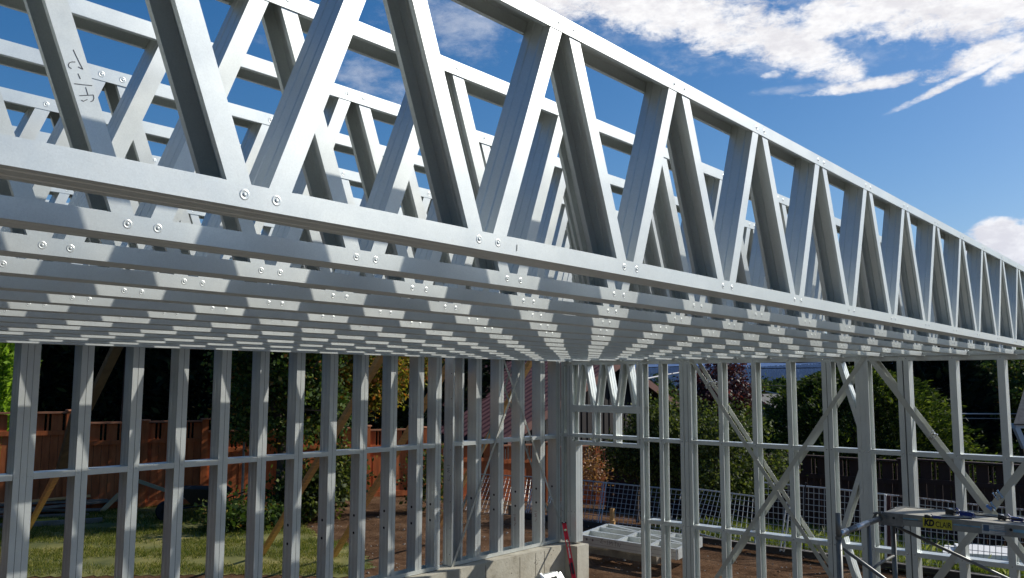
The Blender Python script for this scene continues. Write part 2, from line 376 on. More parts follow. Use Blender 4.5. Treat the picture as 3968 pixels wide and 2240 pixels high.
def stones(name,regions,count,label,seed):
    r=random.Random(seed); mb=MB()
    for _ in range(count):
        x0,y0,x1,y1=r.choice(regions); x=r.uniform(x0,x1); y=r.uniform(y0,y1); s=r.uniform(.006,.02)*(2 if r.random()<.05 else 1)
        if in_lawn(x,y): continue
        z=gh(x,y); rt=Matrix.Rotation(r.uniform(0,6),3,'Z')@Matrix.Rotation(r.uniform(-.6,.6),3,'X')
        P=[rt@V((a*s*r.uniform(.6,1.2),b*s*r.uniform(.6,1.1),c*s*.6)) for a,b,c in ((1,0,0),(0,1,0),(-1,0,0),(0,-1,0),(0,0,1),(0,0,-.6))]
        mb.quadmesh([p+V((x,y,z+s*.2)) for p in P],[(0,1,4),(1,2,4),(2,3,4),(3,0,4),(1,0,5),(2,1,5),(3,2,5),(0,3,5)],r.choice((0,0,1)))
    return tag(mb.build(name,[STONE,DIRT]),label,'stones',kind='stuff')
stones('ground_stones',[(8,7.2,13.5,13),(9.2,0.5,13.2,9),(5,7.2,9,9.5)],1500,'small pale stones and clods scattered over the brown dirt',3)

# ================================================================ STEEL TRUSSES
TP=.5426; X0=.7515; ZB=GZ+.271; TY0=1.17; TS=.392; NT_=15
H=.595; FH=.0385; TW=.085; TH=.0012
KL,KR=-5,15
OX=X0+KL*TP-.12; XE=8.985-OX        # truss-local x runs from 0 to XE
_j=random.Random(21); TY=[TY0+TS*i+(_j.uniform(-.004,.004) if i>1 else 0) for i in range(NT_)]
def bjx(k): return X0+k*TP-OX
def chord(bottom):
    mb=MB(); z0=0 if bottom else H; s=1 if bottom else -1
    web=[(0,0),(.020,0),(.024,.002),(.028,0),(.057,0),(.061,.002),(.065,0),(TW,0)]
    P=[(0,FH)]+web+[(TW,FH)]
    if bottom: mb.prof(P,TH,(0,0,z0),(XE,0,z0),(0,1,0),(0,0,1))
    else: mb.prof([(p[0],p[1]) for p in P],TH,(0,0,z0),(XE,0,z0),(0,1,0),(0,0,-1))
    js=[bjx(k) for k in range(KL,KR+1)] if bottom else [bjx(k+.5) for k in range(KL,KR)]
    e=[0]+js+[XE]; zl=z0+s*FH
    for a,b in zip(e[:-1],e[1:]):
        a2=a+(.068 if a>0 else 0); b2=b-(.068 if b<XE else 0)
        if b2-a2<.02: continue
        mb.b2((a2,.0013,zl-.0008*s),(b2,.0115,zl+.0008*s)); mb.b2((a2,TW-.0115,zl-.0008*s),(b2,TW-.0013,zl+.0008*s))
    for j in js:
        for d in (-.0293,.0293):
            mb.rivet((j+d,-.0002,z0+s*.0205),(0,-1,0),.72); mb.rivet((j+d,TW+.0002,z0+s*.0205),(0,1,0),.72)
    return mb
LIP=.011; DW=.0405
def diagonal(kind):
    """kind '/' : web on the upper-left side; kind 'x' leaning the other way, open to the lower left"""
    mb=MB(); 
    if kind=='/': a=V((.0293,0,.018)); b=V((TP/2-.0293,0,H-.018)); y0=.0016
    else: a=V((-.0293,0,.018)); b=V((-TP/2+.0293,0,H-.018)); y0=.0030
    d=(b-a).normalized(); a-=d*.012; b+=d*.012
    nx=V((-d.z,0,d.x))                                    # to the left of the member
    w=TW-2*y0; hw=DW/2
    if kind=='/':                                         # web at left (+nx), flanges towards -nx
        P=[(y0+LIP,-hw),(y0,-hw),(y0,hw),(y0+w*.27,hw),(y0+w*.30,hw-.0025),(y0+w*.33,hw),(y0+w*.66,hw),(y0+w*.69,hw-.0025),(y0+w*.72,hw),(y0+w,hw),(y0+w,-hw),(y0+w-LIP,-hw)]
        mb.prof(P,-TH,a,b,(0,1,0),nx)
    else:
        P=[(y0+LIP,hw),(y0,hw),(y0,-hw),(y0+w*.27,-hw),(y0+w*.30,-hw+.0025),(y0+w*.33,-hw),(y0+w*.66,-hw),(y0+w*.69,-hw+.0025),(y0+w*.72,-hw),(y0+w,-hw),(y0+w,hw),(y0+w-LIP,hw)]
        mb.prof(P,TH,a,b,(0,1,0),nx)
    return mb
tr=thing('floor_truss','nearest galvanized steel truss, its zigzag webs cut by the top of the picture','truss',(OX,TY[0],ZB),'steel floor trusses laid side by side on the wall frames')
chord(True).build('bottom_chord',STEEL,tr); chord(False).build('top_chord',STEEL,tr)
me1=diagonal('/').build('web_member',STEEL,tr); me2=diagonal('x').build('web_member',STEEL,tr)
me1.location=(bjx(KL),0,0); me2.location=(bjx(KL+1),0,0)
for k in range(KL+1,KR):
    c=me1.copy(); COL.objects.link(c); c.location=(bjx(k),0,0)
    c=me2.copy(); COL.objects.link(c); c.location=(bjx(k+1),0,0)
mb=MB(); mb.prof([(.0016+LIP,-.02),(.0016,-.02),(.0016,.02),(TW-.0016,.02),(TW-.0016,-.02),(TW-.0016-LIP,-.02)],-TH,(XE-.024,0,.002),(XE-.024,0,H-.002),(0,1,0),(1,0,0)); mb.build('end_post',STEEL,tr)
mb=MB(); mb.prof([(.0016,.02),(.0016,-.02),(TW-.0016,-.02),(TW-.0016,.02)],TH,(.024,0,.002),(.024,0,H-.002),(0,1,0),(1,0,0)); mb.build('end_post',STEEL,tr)
index_kids(tr)
NUM=['first','second','third','fourth','fifth','sixth','seventh','eighth','ninth','tenth','eleventh','twelfth','thirteenth','fourteenth','fifteenth']
for i in range(1,NT_):
    c=copy_tree(tr); c.location=(OX+_j.uniform(-.004,.004)*(i>1),TY[i],ZB); c.rotation_euler=(_j.uniform(-.004,.004)*(i>1),0,0)
    if i==1: c['label']='second galvanized truss from the front, with handwriting on one web member'
    elif i==NT_-1: c['label']='rearmost galvanized truss, directly in front of the long stud wall'
    else: c['label']=f'{NUM[i]} galvanized truss back from the nearest, '+('bottom chord striped with shadows' if i<6 else 'seen as a thin chord line')
    if i==1:
        # "2-1D" written along one web member, reading downwards
        mb=MB()
        for st_ in ([(590,400),(612,447),(640,505),(668,558),(650,549),(630,538)],[(606,499),(580,498),(560,505),(550,520),(556,540),(576,552)],[(628,592),(648,636)],[(597,673),(660,681),(742,689)],
                    [(690,703),(708,762)],[(640,770),(752,764)],[(655,806),(672,815),(704,800)],[(751,764),(757,790),(748,812),(730,818)]):
            P=[on_y(a*.4815,b*.4815,TY[1]+.0030-.0003) for a,b in st_]
            for p,q in zip(P[:-1],P[1:]): mb.bar(p,q,.0013,.0004,(0,-1,0))
        mb.v=[(x-OX,y-TY[1],z-ZB) for x,y,z in mb.v]
        mb.build('marker_writing',INK,c)

for px,py,ti in ((2003,962,0),(1929,1028-8,1),(2360,1035,1)):
    p=on_y(px,py,TY[ti]-.0009); mb=MB(); mb.bar(p-V((0,0,.006)),p+V((.001,0,.008)),.0012,.0005,(0,-1,0)); par=tr if ti==0 else [o for o in COL.objects if o.get('category')=='truss'][ti]
    mb.v=[(x-OX,y-TY[ti],z-ZB) for x,y,z in mb.v]; mb.build('pen_tick',INK,par)
# blocking pieces between truss ends on wall B
for i in range(NT_):
    y0=TY[i]-TS+TW+.004 if i>0 else .45; y1=TY[i]-.004
    if i>0: y0=TY[i-1]+TW+.004
    mb=MB(); mb.prof([(0,.0),(-.0,.0385),(.06,.0385),(.06,.0)],TH,(8.90,y0,ZB+.001),(8.90,y1,ZB+.001),(1,0,0),(0,0,1))
    for t in (.12,.3,.7,.88): mb.lathe((8.8995,y0+(y1-y0)*t,ZB+.02),(-1,0,0),[(.006,0),(.005,.002),(.001,.003)],8)
    p=V((8.90,(y0+y1)/2,ZB)); mb.v=[(x-p.x,y-p.y,z-p.z) for x,y,z in mb.v]
    o=mb.build('blocking_piece',STEEL2,loc=p)
    tag(o,('steel blocking strip running in front of the nearest truss end on the wall top' if i==0 else f'steel blocking strip joining the {NUM[i-1]} and {NUM[i]} truss ends, counted from the front'),'blocking','steel blocking strips between the truss ends')

# ================================================================ WALL A (long stud wall, parallel to the trusses)
YA=6.789; DA=.14; ZA0=GZ-2.026; ZA1=GZ+.345; ZNA=GZ-.6726
def cstud(mb,x0,x1,y0,y1,z0,z1,web='-x',lip=.012,rib=True,t=.0013):
    """vertical C section filling x0..x1,y0..y1; web on the named side"""
    def q(p): return p
    if web in('-x','+x'):
        xa,xb=(x0,x1) if web=='-x' else (x1,x0); s=1 if web=='-x' else -1; d=(y1-y0); w=abs(x1-x0)
        P=[(y0+lip,w),(y0,w),(y0,0)]
        if rib: P+=[(y0+d*.26,0),(y0+d*.29,.003),(y0+d*.32,0),(y0+d*.68,0),(y0+d*.71,.003),(y0+d*.74,0)]
        P+=[(y1,0),(y1,w),(y1-lip,w)]
        mb.prof(P,t,(xa,0,z0),(xa,0,z1),(0,1,0),(s,0,0))
    else:
        ya=y0 if web=='-y' else y1; s=1 if web=='-y' else -1; d=(x1-x0); w=abs(y1-y0)
        P=[(x0+lip,w),(x0,w),(x0,0)]
        if rib: P+=[(x0+d*.26,0),(x0+d*.29,.003),(x0+d*.32,0),(x0+d*.68,0),(x0+d*.71,.003),(x0+d*.74,0)]
        P+=[(x1,0),(x1,w),(x1-lip,w)]
        mb.prof(P,t,(0,ya,z0),(0,ya,z1),(1,0,0),(0,s,0))
def holes(mb,x,y,zs,ax,r=.014):
    for z in zs: mb.lathe((x,y,z),ax,[(r,0),(r*.99,.0008)],12,1)
def studA(par,xr,w=.092,single=False,hs=True):
    mb=MB(); xl=xr-w; single=single or w<.06; z0=ZA0+.003; z1=ZA1-.003
    if single: cstud(mb,xl,xr,YA+.0015,YA+DA-.002,z0,z1,'-x')
    else:
        cstud(mb,xl,xl+w/2-.0008,YA+.0015,YA+DA-.002,z0,z1,'-x'); cstud(mb,xl+w/2+.0008,xr,YA+.0015,YA+DA-.002,z0,z1,'+x')
        mb.b2((xl+w/2-.0012,YA+.0006,z0),(xl+w/2+.0012,YA+.0014,z1),1)
    if hs: holes(mb,xl-.0004,YA+DA*.5,(GZ-1.33,GZ-1.50),(-1,0,0))
    for q in (.25,.75):
        mb.rivet((xl+w*q,YA-.0002,ZA0+.022),(0,-1,0),.7); mb.rivet((xl+w*q,YA-.0006,ZNA-.022),(0,-1,0),.7)
    anchored(mb,'stud',[STEEL,DARK],par)
def track(par,xa,xb,z0,z1,up,name):
    mb=MB(); h=abs(z1-z0)
    P=[(0,h),(0,0),(DA,0),(DA,h)]
    mb.prof(P,.0013,(xa,YA,z0 if up else z1),(xb,YA,z0 if up else z1),(0,1,0),(0,0,1 if up else -1)); anchored(mb,name,STEEL,par)
def nogginA(par,xa,xb):
    mb=MB(); P=[(.010,-.0445),(0,-.0445),(0,0),(DA-.004,0),(DA-.004,-.0445)]
    mb.prof(P,-.0013,(xa,YA+.0005,ZNA),(xb,YA+.0005,ZNA),(0,1,0),(0,0,1)); anchored(mb,'noggin',STEEL,par)
GW='galvanized stud wall panels'
Ap=[]
w1=thing('stud_wall_panel','long galvanized stud panel at far left, left of the tripled stud','wall frame',(1.6,YA+.07,ZA0),GW)
w2=thing('stud_wall_panel','middle panel of the long stud wall, ten evenly spaced galvanized studs before the orange fence','wall frame',(4.6,YA+.07,ZA0),GW)
w3=thing('stud_wall_panel','right panel of the long stud wall with a crossed pair of flat straps, next to the corner','wall frame',(7.9,YA+.07,ZA0),GW)
xs1=[.53,.93,1.33,1.73,2.13,2.500]
xs2=[2.547,2.936,3.338,3.728,4.128,4.516,4.912,5.303,5.692,6.089,6.473,6.745]
for x in xs1: studA(w1,x,.092 if x!=2.5 else .088,hs=False)
track(w1,.42,2.4985,ZA0,ZA0+.042,True,'bottom_track'); track(w1,.42,2.4985,ZA1-.042,ZA1,False,'top_track')
for a,b_ in zip(xs1[:-1],xs1[1:]): nogginA(w1,a+.001,b_-.093)
for i,x in enumerate(xs2):
    studA(w2,x,.0445 if i==0 else (.092 if i<11 else .085),hs=i>5)
track(w2,2.5020,6.746,ZA0,ZA0+.042,True,'bottom_track'); track(w2,2.5020,6.746,ZA1-.042,ZA1,False,'top_track')
for a,b_ in zip(xs2[:-1],xs2[1:]): nogginA(w2,a+.001,b_-.094)
xs3=[6.955,7.105,7.405,7.800,8.194,8.600,8.925]
ws3=[.026,.028,.092,.092,.092,.092,.092]
for i,x in enumerate(xs3): studA(w3,x,ws3[i],single=i<2,hs=i>=2)
mb=MB()
for z in np.linspace(GZ-1.9,GZ+.1,8): mb.lathe((6.9285,YA+.03,z),(-1,0,0),[(.006,0),(.005,.0008)],8)
anchored(mb,'small_hole',DARK,w3)
track(w3,6.93,8.926,ZA0,ZA0+.042,True,'bottom_track'); track(w3,6.93,8.926,ZA1-.042,ZA1,False,'top_track')
for a,b_,w in zip(xs3[:-1],xs3[1:],ws3[1:]): nogginA(w3,a+.001,b_-w-.001)
# "1W7" in felt pen down the end stud of the right panel, and red marks on two webs
mb=MB(); o=V((6.9275,YA+.09,GZ-1.02))
def st(pts,oo,mi=0,s=.001): stroke(mb,[(p[0]*s,p[1]*s) for p in pts],oo,(0,-1,0),(0,0,1),(-1,0,0),.0035,mi)
st([(0,90),(50,92)],o); st([(48,60),(8,50),(44,36),(8,20),(50,14)],o); st([(50,-30),(45,-80),(10,-70)],o)
for i_ in (4,5):
    oo=V((xs3[i_]-.0927,YA+.10,GZ-1.68)); st([(0,70),(40,72)],oo,1); st([(38,44),(6,34),(36,22),(6,8),(40,2)],oo,1); st([(40,-20),(10,-60)],oo,1)
anchored(mb,'marker_writing',[INK,INKR],w3)
def strap(par,p,q,w,nrm,name='brace_strap',m=STRAP):
    mb=MB(); mb.bar(p,q,w,.0012,nrm); 
    p=V(p);q=V(q)
    for t in (.03,.97): mb.lathe(p+(q-p)*t-V(nrm)*.0008,[-c for c in nrm],[(.008,0),(.006,.002),(.001,.003)],8)
    anchored(mb,name,m,par)
def twoface(par,a,b,axis,c0,c1,w):
    """the same flat strap on both faces of a wall"""
    f=(lambda p,c:on_y(*p,c)) if axis=='y' else (lambda p,c:on_x(*p,c))
    p=f(a,c0); q=f(b,c0); nr=(0,1,0) if axis=='y' else (1,0,0)
    strap(par,p,q,w,nr); d=V(nr)*(c1-c0); strap(par,p+d,q+d,w,nr)
twoface(w3,(1946,1376),(2166,2009),'y',YA-.004,YA+DA+.004,.030)
twoface(w3,(2038,1372),(1752,2200),'y',YA-.007,YA+DA+.007,.030)
def tensioner(par,c,axis,s=1,ang=0):
    mb=MB(); c=V(c); rt=Matrix.Rotation(ang,3,V(axis))
    a=V(axis)
    for off,sz in ((V((0,0,.022)),(.030,.012,.022)),(V((0,0,-.022)),(.030,.012,.022))): mb.box(c+rt@off*s,[q*s for q in sz],rt)
    t=a.cross(V((0,0,1))).normalized()
    for k in (-1,1):
        mb.tube([c+rt@(V((0,0,-.03))*s+t*.022*k*s),c+rt@(V((0,0,.036))*s+t*.022*k*s)],.004*s,6)
        mb.tube([c+rt@(V((0,0,.032))*s+t*.022*k*s),c+rt@(V((0,0,.042))*s+t*.022*k*s)],.008*s,6)
    anchored(mb,'strap_tensioner',HEAD,par)
tensioner(w3,on_y(2130,1940,YA-.018),(0,1,0),1.1,.5)

# ================================================================ WALL B (crossing the picture at right)
XB=8.93; DB=.14; ZB1=GZ+.2700; ZPB=GZ+.243-.006; ZN1=GZ-.6585; ZN2=GZ-1.6158; ZB0=.05
def studB(par,yl,w,z0,z1,kind='open',name='stud',mi=0):
    """yl = far edge (left in view); 'open': web on the far side, open towards the viewer's right; 'web': solid web on the right"""
    mb=MB(); y1=yl; y0=yl-w; d=DB; t=.0013; lip=.012; x0=XB+.0015
    P=[(lip,0)] if 0 else None
    def ribs(): return [(d*.26,0),(d*.29,.003),(d*.32,0),(d*.68,0),(d*.71,.003),(d*.74,0)]
    if kind=='open':    # web at y1
        P=[(0,w),(0,0)]+ribs()+[(d-.003,0),(d-.003,w)]
        P=[(lip,w)]+P+[(d-.003-lip,w)]
        mb.prof(P,t,(x0,y1,z0),(x0,y1,z1),(1,0,0),(0,-1,0))
    else:
        P=[(lip,w),(0,w),(0,0)]+ribs()+[(d-.003,0),(d-.003,w),(d-.003-lip,w)]
        mb.prof(P,-t,(x0,y0,z0),(x0,y0,z1),(1,0,0),(0,1,0))
    for z in (ZN1-.022,ZN2-.022,ZPB+.012):
        if z0<z<z1+.05: mb.lathe((x0-.003,(y0+y1)/2,z),(-1,0,0),[(.007,0),(.006,.002),(.001,.003)],8,1)
    anchored(mb,name,[STEEL,HEAD],par)
def plateB(par,ya,yb):
    mb=MB(); h=ZB1-ZPB+.010; mb.prof([(0,h),(0,0),(DB,0),(DB,h)],.0013,(XB,ya,ZB1),(XB,yb,ZB1),(1,0,0),(0,0,-1))
    anchored(mb,'top_plate',STEEL,par)
def nogB(par,ya,yb,z,name='noggin'):
    if ya<yb: ya,yb=yb,ya
    mb=MB(); mb.prof([(.010,-.045),(0,-.045),(0,0),(DB-.003,0),(DB-.003,-.045)],-.0013,(XB+.0006,ya-.001,z),(XB+.0006,yb+.001,z),(1,0,0),(0,0,1)); anchored(mb,name,STEEL,par)
def botB(par,ya,yb):
    mb=MB(); mb.prof([(0,.042),(0,0),(DB,0),(DB,.042)],.0013,(XB,ya,ZB0),(XB,yb,ZB0),(1,0,0),(0,0,1)); anchored(mb,'bottom_track',STEEL,par)
d1=thing('stud_wall_panel','door frame panel beside the corner with a zigzag steel header over the opening','wall frame',(XB+.07,5.85,ZB0),GW)
d2=thing('stud_wall_panel','galvanized panel right of the doorway, crossed by a large X of flat straps','wall frame',(XB+.07,3.95,ZB0),GW)
d3=thing('stud_wall_panel','rightmost galvanized stud panel, standing behind the scaffold','wall frame',(XB+.07,1.6,ZB0),GW)
zt=ZPB-.002; 
# door panel
plateB(d1,6.785,4.985)
ZC=GZ-2.03
studB(d1,6.785,.045,ZC+.02,zt); mb=MB()
studB(d1,6.690,.045,ZC+.02,zt,'web'); studB(d1,6.643,.048,ZC+.02,zt)
ZH=GZ-.787
for yl,kd in ((6.292,'open'),(5.974,'web')):
    studB(d1,yl,.042,ZH+.04,GZ-.371,kd,'cripple_stud')
studB(d1,6.594,.046,ZC+.02,ZH,'web','door_jamb')
studB(d1,5.630,.040,ZH,zt,'open'); studB(d1,5.588,.045,ZB0+.003,zt,'open','door_jamb'); studB(d1,5.318,.05,ZB0+.003,zt); studB(d1,5.036,.045,ZB0+.003,zt,'web')
def hch(par,ya,yb,z0,z1,flip,name):
    mb=MB(); mb.prof([(0,0),(0,z1-z0),(DB-.004,z1-z0),(DB-.004,0)],.0013 if 0 else -.0013,(XB-.0012,ya,z0 if flip else z0),(XB-.0012,yb,z0),(1,0,0),(0,0,1)); anchored(mb,name,STEEL,par)
hch(d1,6.64,5.555,GZ-.327,GZ-.285,True,'header_chord'); hch(d1,6.64,5.555,GZ-.372,GZ-.3285,True,'header_chord')
hch(d1,6.64,5.555,ZH,ZH+.045,True,'door_head')
nogB(d1,6.792,5.57,ZN1+.008,'noggin'); nogB(d1,5.54,5.32,ZN1); nogB(d1,5.27,5.04,ZN1); nogB(d1,5.50,5.32,ZN2); nogB(d1,5.27,5.04,ZN2)
def diagB(par,yb,zb,yt_,zt_,kind,w=.038,name='header_web'):
    """C member lying in the wall plane between (yb,zb) and (yt_,zt_)"""
    mb=MB(); a=V((XB+.003,yb,zb)); b=V((XB+.003,yt_,zt_)); d=(b-a).normalized(); nn_=V((0,-d.z,d.y))    # towards -y (viewer right)
    if nn_.y>0: nn_=-nn_
    dd=DB-.008; hw=w/2; L=.011
    rb=lambda h,s:[(dd*.26,h),(dd*.29,h-s*.003),(dd*.32,h),(dd*.68,h),(dd*.71,h-s*.003),(dd*.74,h)]
    if kind=='web': P=[(L,-hw),(0,-hw),(0,hw)]+rb(hw,1)+[(dd,hw),(dd,-hw),(dd-L,-hw)]
    else: P=[(L,hw),(0,hw),(0,-hw)]+rb(-hw,-1)+[(dd,-hw),(dd,hw),(dd-L,hw)]
    mb.prof(P,-.0013 if kind=='web' else .0013,a,b,(1,0,0),nn_); anchored(mb,name,STEEL,par)
zhb=GZ-.287; 
# far-left brace pieces lean: bottom y -> top y (y grows to the left of the picture)
for yb_,yt_ in ((6.520,6.467),(6.228,6.150),(5.920,5.834)): diagB(d1,yb_,zhb,yt_,zt,'open')
for yb_,yt_ in ((6.290,6.392),(5.972,6.075),(5.672,5.758)): diagB(d1,yb_,zhb,yt_,zt,'web')
mb=MB()
for y in (6.6425,6.7375,5.6000 if 0 else 5.5895): mb.b2((XB-.0002,y-.0016,ZB0+.6),(XB+.004,y+.0016,zt-.02))
anchored(mb,'stud_seam',DARK,d1)
# panel 2
plateB(d2,4.983,2.975)
B2=[(4.982,.050,'web'),(4.930,.042,'open'),(4.542,.052,'open'),(4.137,.052,'open'),(3.736,.052,'open'),(3.352,.046,'web'),(3.300,.046,'open'),(3.010,.036,'web')]
for yl,w,kd in B2: studB(d2,yl,w,ZB0+.003,zt,kd)
ys=[4.886,4.542,4.490,4.137,4.085,3.736,3.684,3.352,3.252,3.012]
for a,b_ in zip(ys[0::2],ys[1::2]): nogB(d2,a,b_,ZN1); nogB(d2,a,b_,ZN2)
twoface(d2,(2672,1384),(3226,2243),'x',XB-.003,XB+DB+.003,.045)
twoface(d2,(3352,1380),(2773,2243),'x',XB-.006,XB+DB+.006,.045)
def pB(px,py): p=on_x(px,py,XB+.003); return p.y,p.z
a=pB(3352,1724); b_=pB(3246,1394); diagB(d2,a[0],a[1],b_[0],b_[1],'web',.045,'diagonal_stud')
a=pB(3262,2062); b_=pB(3350,1775); diagB(d2,a[0],a[1],b_[0],b_[1],'open',.045,'diagonal_stud')
a=pB(3330,2300); b_=pB(3262,2085); diagB(d2,a[0],a[1],b_[0],b_[1],'web',.045,'diagonal_stud')
tensioner(d2,on_x(2745,1492,XB-.02),(1,0,0),1.3,.4); tensioner(d2,on_x(2745,1492,XB-.02)+V((DB+.03,-.0,0)),(1,0,0),1.3,.4)
mb=MB()
for y in (4.931,3.3035): mb.b2((XB-.0002,y-.0016,ZB0+.05),(XB+.004,y+.0016,zt-.02))
anchored(mb,'stud_seam',DARK,d2)
botB(d2,4.98,2.975)
# panel 3
plateB(d3,2.971,.3)
B3=[(2.970,.046,'web'),(2.922,.040,'open'),(2.600,.052,'open'),(2.536,.046,'web'),(2.124,.058,'web'),(1.715,.058,'web'),(1.30,.058,'web'),(.90,.058,'web'),(.45,.058,'web')]
for yl,w,kd in B3: studB(d3,yl,w,ZB0+.003,zt,kd)
mb=MB(); mb.b2((XB+.02,2.5365,ZB0+.01),(XB+.1,2.5475,zt),0); anchored(mb,'gap_shade_strip',DARK,d3)  # dark strip standing in for the shade in the gap between paired studs
ys=[2.880,2.600,2.488,2.124,2.064,1.715,1.655,1.30,1.24,.90,.84,.45]
for a,b_ in zip(ys[0::2],ys[1::2]): nogB(d3,a,b_,ZN1); nogB(d3,a,b_,ZN2)
def ext(a,b,t): return (a[0]+(b[0]-a[0])*t,a[1]+(b[1]-a[1])*t)
twoface(d3,(3368,1383),(4180,2445),'x',XB-.003,XB+DB+.003,.055)
twoface(d3,(4290,1385),(3590,2295),'x',XB-.006,XB+DB+.006,.055)
tensioner(d3,on_x(3612,1690,XB-.018),(1,0,0),1.1,.7)
tensioner(d3,on_x(3868,1922,XB-.02),(1,0,0),1.1,-.6); tensioner(d3,on_x(3842,1966,XB-.024),(1,0,0),1.0,-.6)
mb=MB(); p=on_x(3833,1966,XB-.03); mb.box(p,(.012,.05,.026),Matrix.Rotation(.7,3,'X')); anchored(mb,'blue_tag',LBLUE,d3)
botB(d3,2.971,.3); botB(d1,5.59,4.985)

# ================================================================ CONCRETE
mb=MB()
def rough_box(mb,a,b,n=(10,2,5),amp=.004,mi=0):
    mb.b2(a,b,mi)
sw=thing('concrete_stem_wall','low cast concrete foundation wall under the long stud wall, form lines and pits showing','foundation wall',(6,6.8,0))
mb.b2((-.5,6.655,-.3),(9.075,6.96,ZA0-.006)); anchored(mb,'wall_body',CONC,sw)
mb=MB(); mb.b2((8.83,6.46,-.3),(9.076,6.653,ZA0-.010)); anchored(mb,'return_pier',CONC,sw)
mb=MB()
for px in (1882,2015,2076,2110): 
    p=on_y(px,2180,6.654); mb.b2((p.x-.0018,6.6525,-.2),(p.x+.0018,6.6542,ZA0-.03))
r_=random.Random(9)
for i in range(46):
    x=r_.uniform(6.6,8.8); z=r_.uniform(.2,ZA0-.03); 
    if r_.random()<.45: x=r_.gauss(8.28,.03) if z<ZA0-.1 else r_.uniform(8.2,8.6)
    s=r_.uniform(.002,.008); mb.lathe((x,6.6547,z),(0,-1,0),[(s,0),(s*.6,.0012)],7)
anchored(mb,'pits_and_seams',mat('concrete_pit',(.09,.07,.05),.95),sw)
slab=MB(); slab.b2((-4,-4,-.3),(8.9,6.65,.02)); tag(slab.build('floor_slab',SLAB),kind='structure')

# small steel frame leaning on the stem wall, only its sunlit corner in view
lf=thing('leaning_steel_frame','small sunlit steel frame at the bottom edge, leaning on the concrete wall','steel frame',tuple(on_y(2110,2300,6.3)))
mb=MB(); Y=6.35
c1=on_y(2060,2268,Y); c2=on_y(2146,2213,Y); c3=on_y(2168,2218,Y-.06); c4=on_y(2200,2330,Y-.12); c5=on_y(2000,2330,Y-.25)
top=V(((c2.x),c2.y,c2.z))
dr=(on_y(2145,2216,Y)-on_y(2080,2233,Y)).normalized()
ux=V((1,0,0)); 
mb.prof([(0,-.04),(0,0),(.09,0),(.09,-.04)],-.0013,top-dr*.32,top,(0,-.6,.0),(0,.5,.85))
o2=top+V((.045,-.03,-.03)); mb.prof([(0,-.04),(0,0),(.09,0),(.09,-.04)],-.0013,o2-dr*.10,o2,(0,-.6,0),(0,.5,.85))
for q in (top-dr*.05,top-dr*.28,o2-dr*.03): mb.lathe(q+V((0,-.04,.002)),(0,0,1),[(.008,0),(.005,.003)],8)
mb.bar(o2-dr*.02,o2+V((.08,-.35,-.55)),.04,.09,(0,-.7,.7)); mb.bar(top-dr*.30,top-dr*.30+V((.08,-.35,-.55)),.04,.09,(0,-.7,.7))
anchored(mb,'frame',STEEL,lf)

# red spirit level leaning in the corner
lv0=on_x(2185,2023,8.80); lv1=on_z(2243,2345,.025)
lv=thing('spirit_level','red box spirit level with black ends leaning beside the door frame','level',tuple(lv1))
d=(lv0-lv1).normalized(); L=(lv0-lv1).length; vw=(EYE-(lv0+lv1)/2).normalized(); sd=d.cross(vw).normalized(); nr=sd.cross(d)
if nr.dot(vw)<0: nr=-nr
if sd.dot(RT)<0: sd=-sd
W_=.052
def LP(t,s=0,h=0): return lv1+d*(L*t)+sd*s+nr*h
mb=MB()
segs=[(.02,.17),(.30,.685),(.785,.985)]
for a,b_ in ((.02,.985),): 
    mb.bar(LP(a,-W_/2+.006,-.01),LP(b_,-W_/2+.006,-.01),.012,.022,nr); mb.bar(LP(a,W_/2-.006,-.01),LP(b_,W_/2-.006,-.01),.012,.022,nr)
for a,b_ in segs: mb.bar(LP(a,0,-.01),LP(b_,0,-.01),W_-.012,.018,nr)
anchored(mb,'body',REDT,lv)
mb=MB(); mb.bar(LP(.985,0,-.01),LP(1.0,0,-.01),W_+.006,.028,nr); mb.bar(LP(0,0,-.01),LP(.02,0,-.01),W_+.006,.028,nr)
mb.bar(LP(.355,.004,.002),LP(.49,.004,.002),.026,.006,nr); mb.bar(LP(.37,-.026,-.006),LP(.47,-.026,-.006),.010,.03,nr); anchored(mb,'end_cap',BLACKP,lv)
mb=MB(); c=LP(.895,.0,.0); mb.lathe(c,nr,[(.0165,0),(.0165,.003),(.013,.003),(.001,.004)],16); anchored(mb,'vial',VIAL,lv)
mb=MB(); mb.bar(LP(.988,0,.005),LP(.997,0,.005),.02,.002,nr)
def text_mesh(txt,size,o,u,v,name,m,par,bold=0,shear=0,sx=1):
    cu=bpy.data.curves.new('t','FONT'); cu.body=txt; cu.size=size; cu.offset=bold; cu.shear=shear; cu.extrude=0
    to=bpy.data.objects.new('t',cu); COL.objects.link(to); bpy.context.view_layer.update()
    me=bpy.data.meshes.new_from_object(to.evaluated_get(bpy.context.evaluated_depsgraph_get())); bpy.data.objects.remove(to)
    u=V(u).normalized(); v=V(v).normalized(); p=par.location
    vs=[V(o)+u*(q.co.x*sx)+v*q.co.y-p for q in me.vertices]; fs=[tuple(f.vertices) for f in me.polygons]
    mm=MB(); mm.quadmesh(vs,fs); ob=mm.build(name,m,par); bpy.data.meshes.remove(me); return ob
anchored(mb,'end_label',WHITE,lv)
text_mesh('MILWAUKEE',.026,LP(.675,-.009,.0006),-d,sd,'lettering',WHITE,lv,.0007,sx=.155*L/.150 if 0 else 1.0)

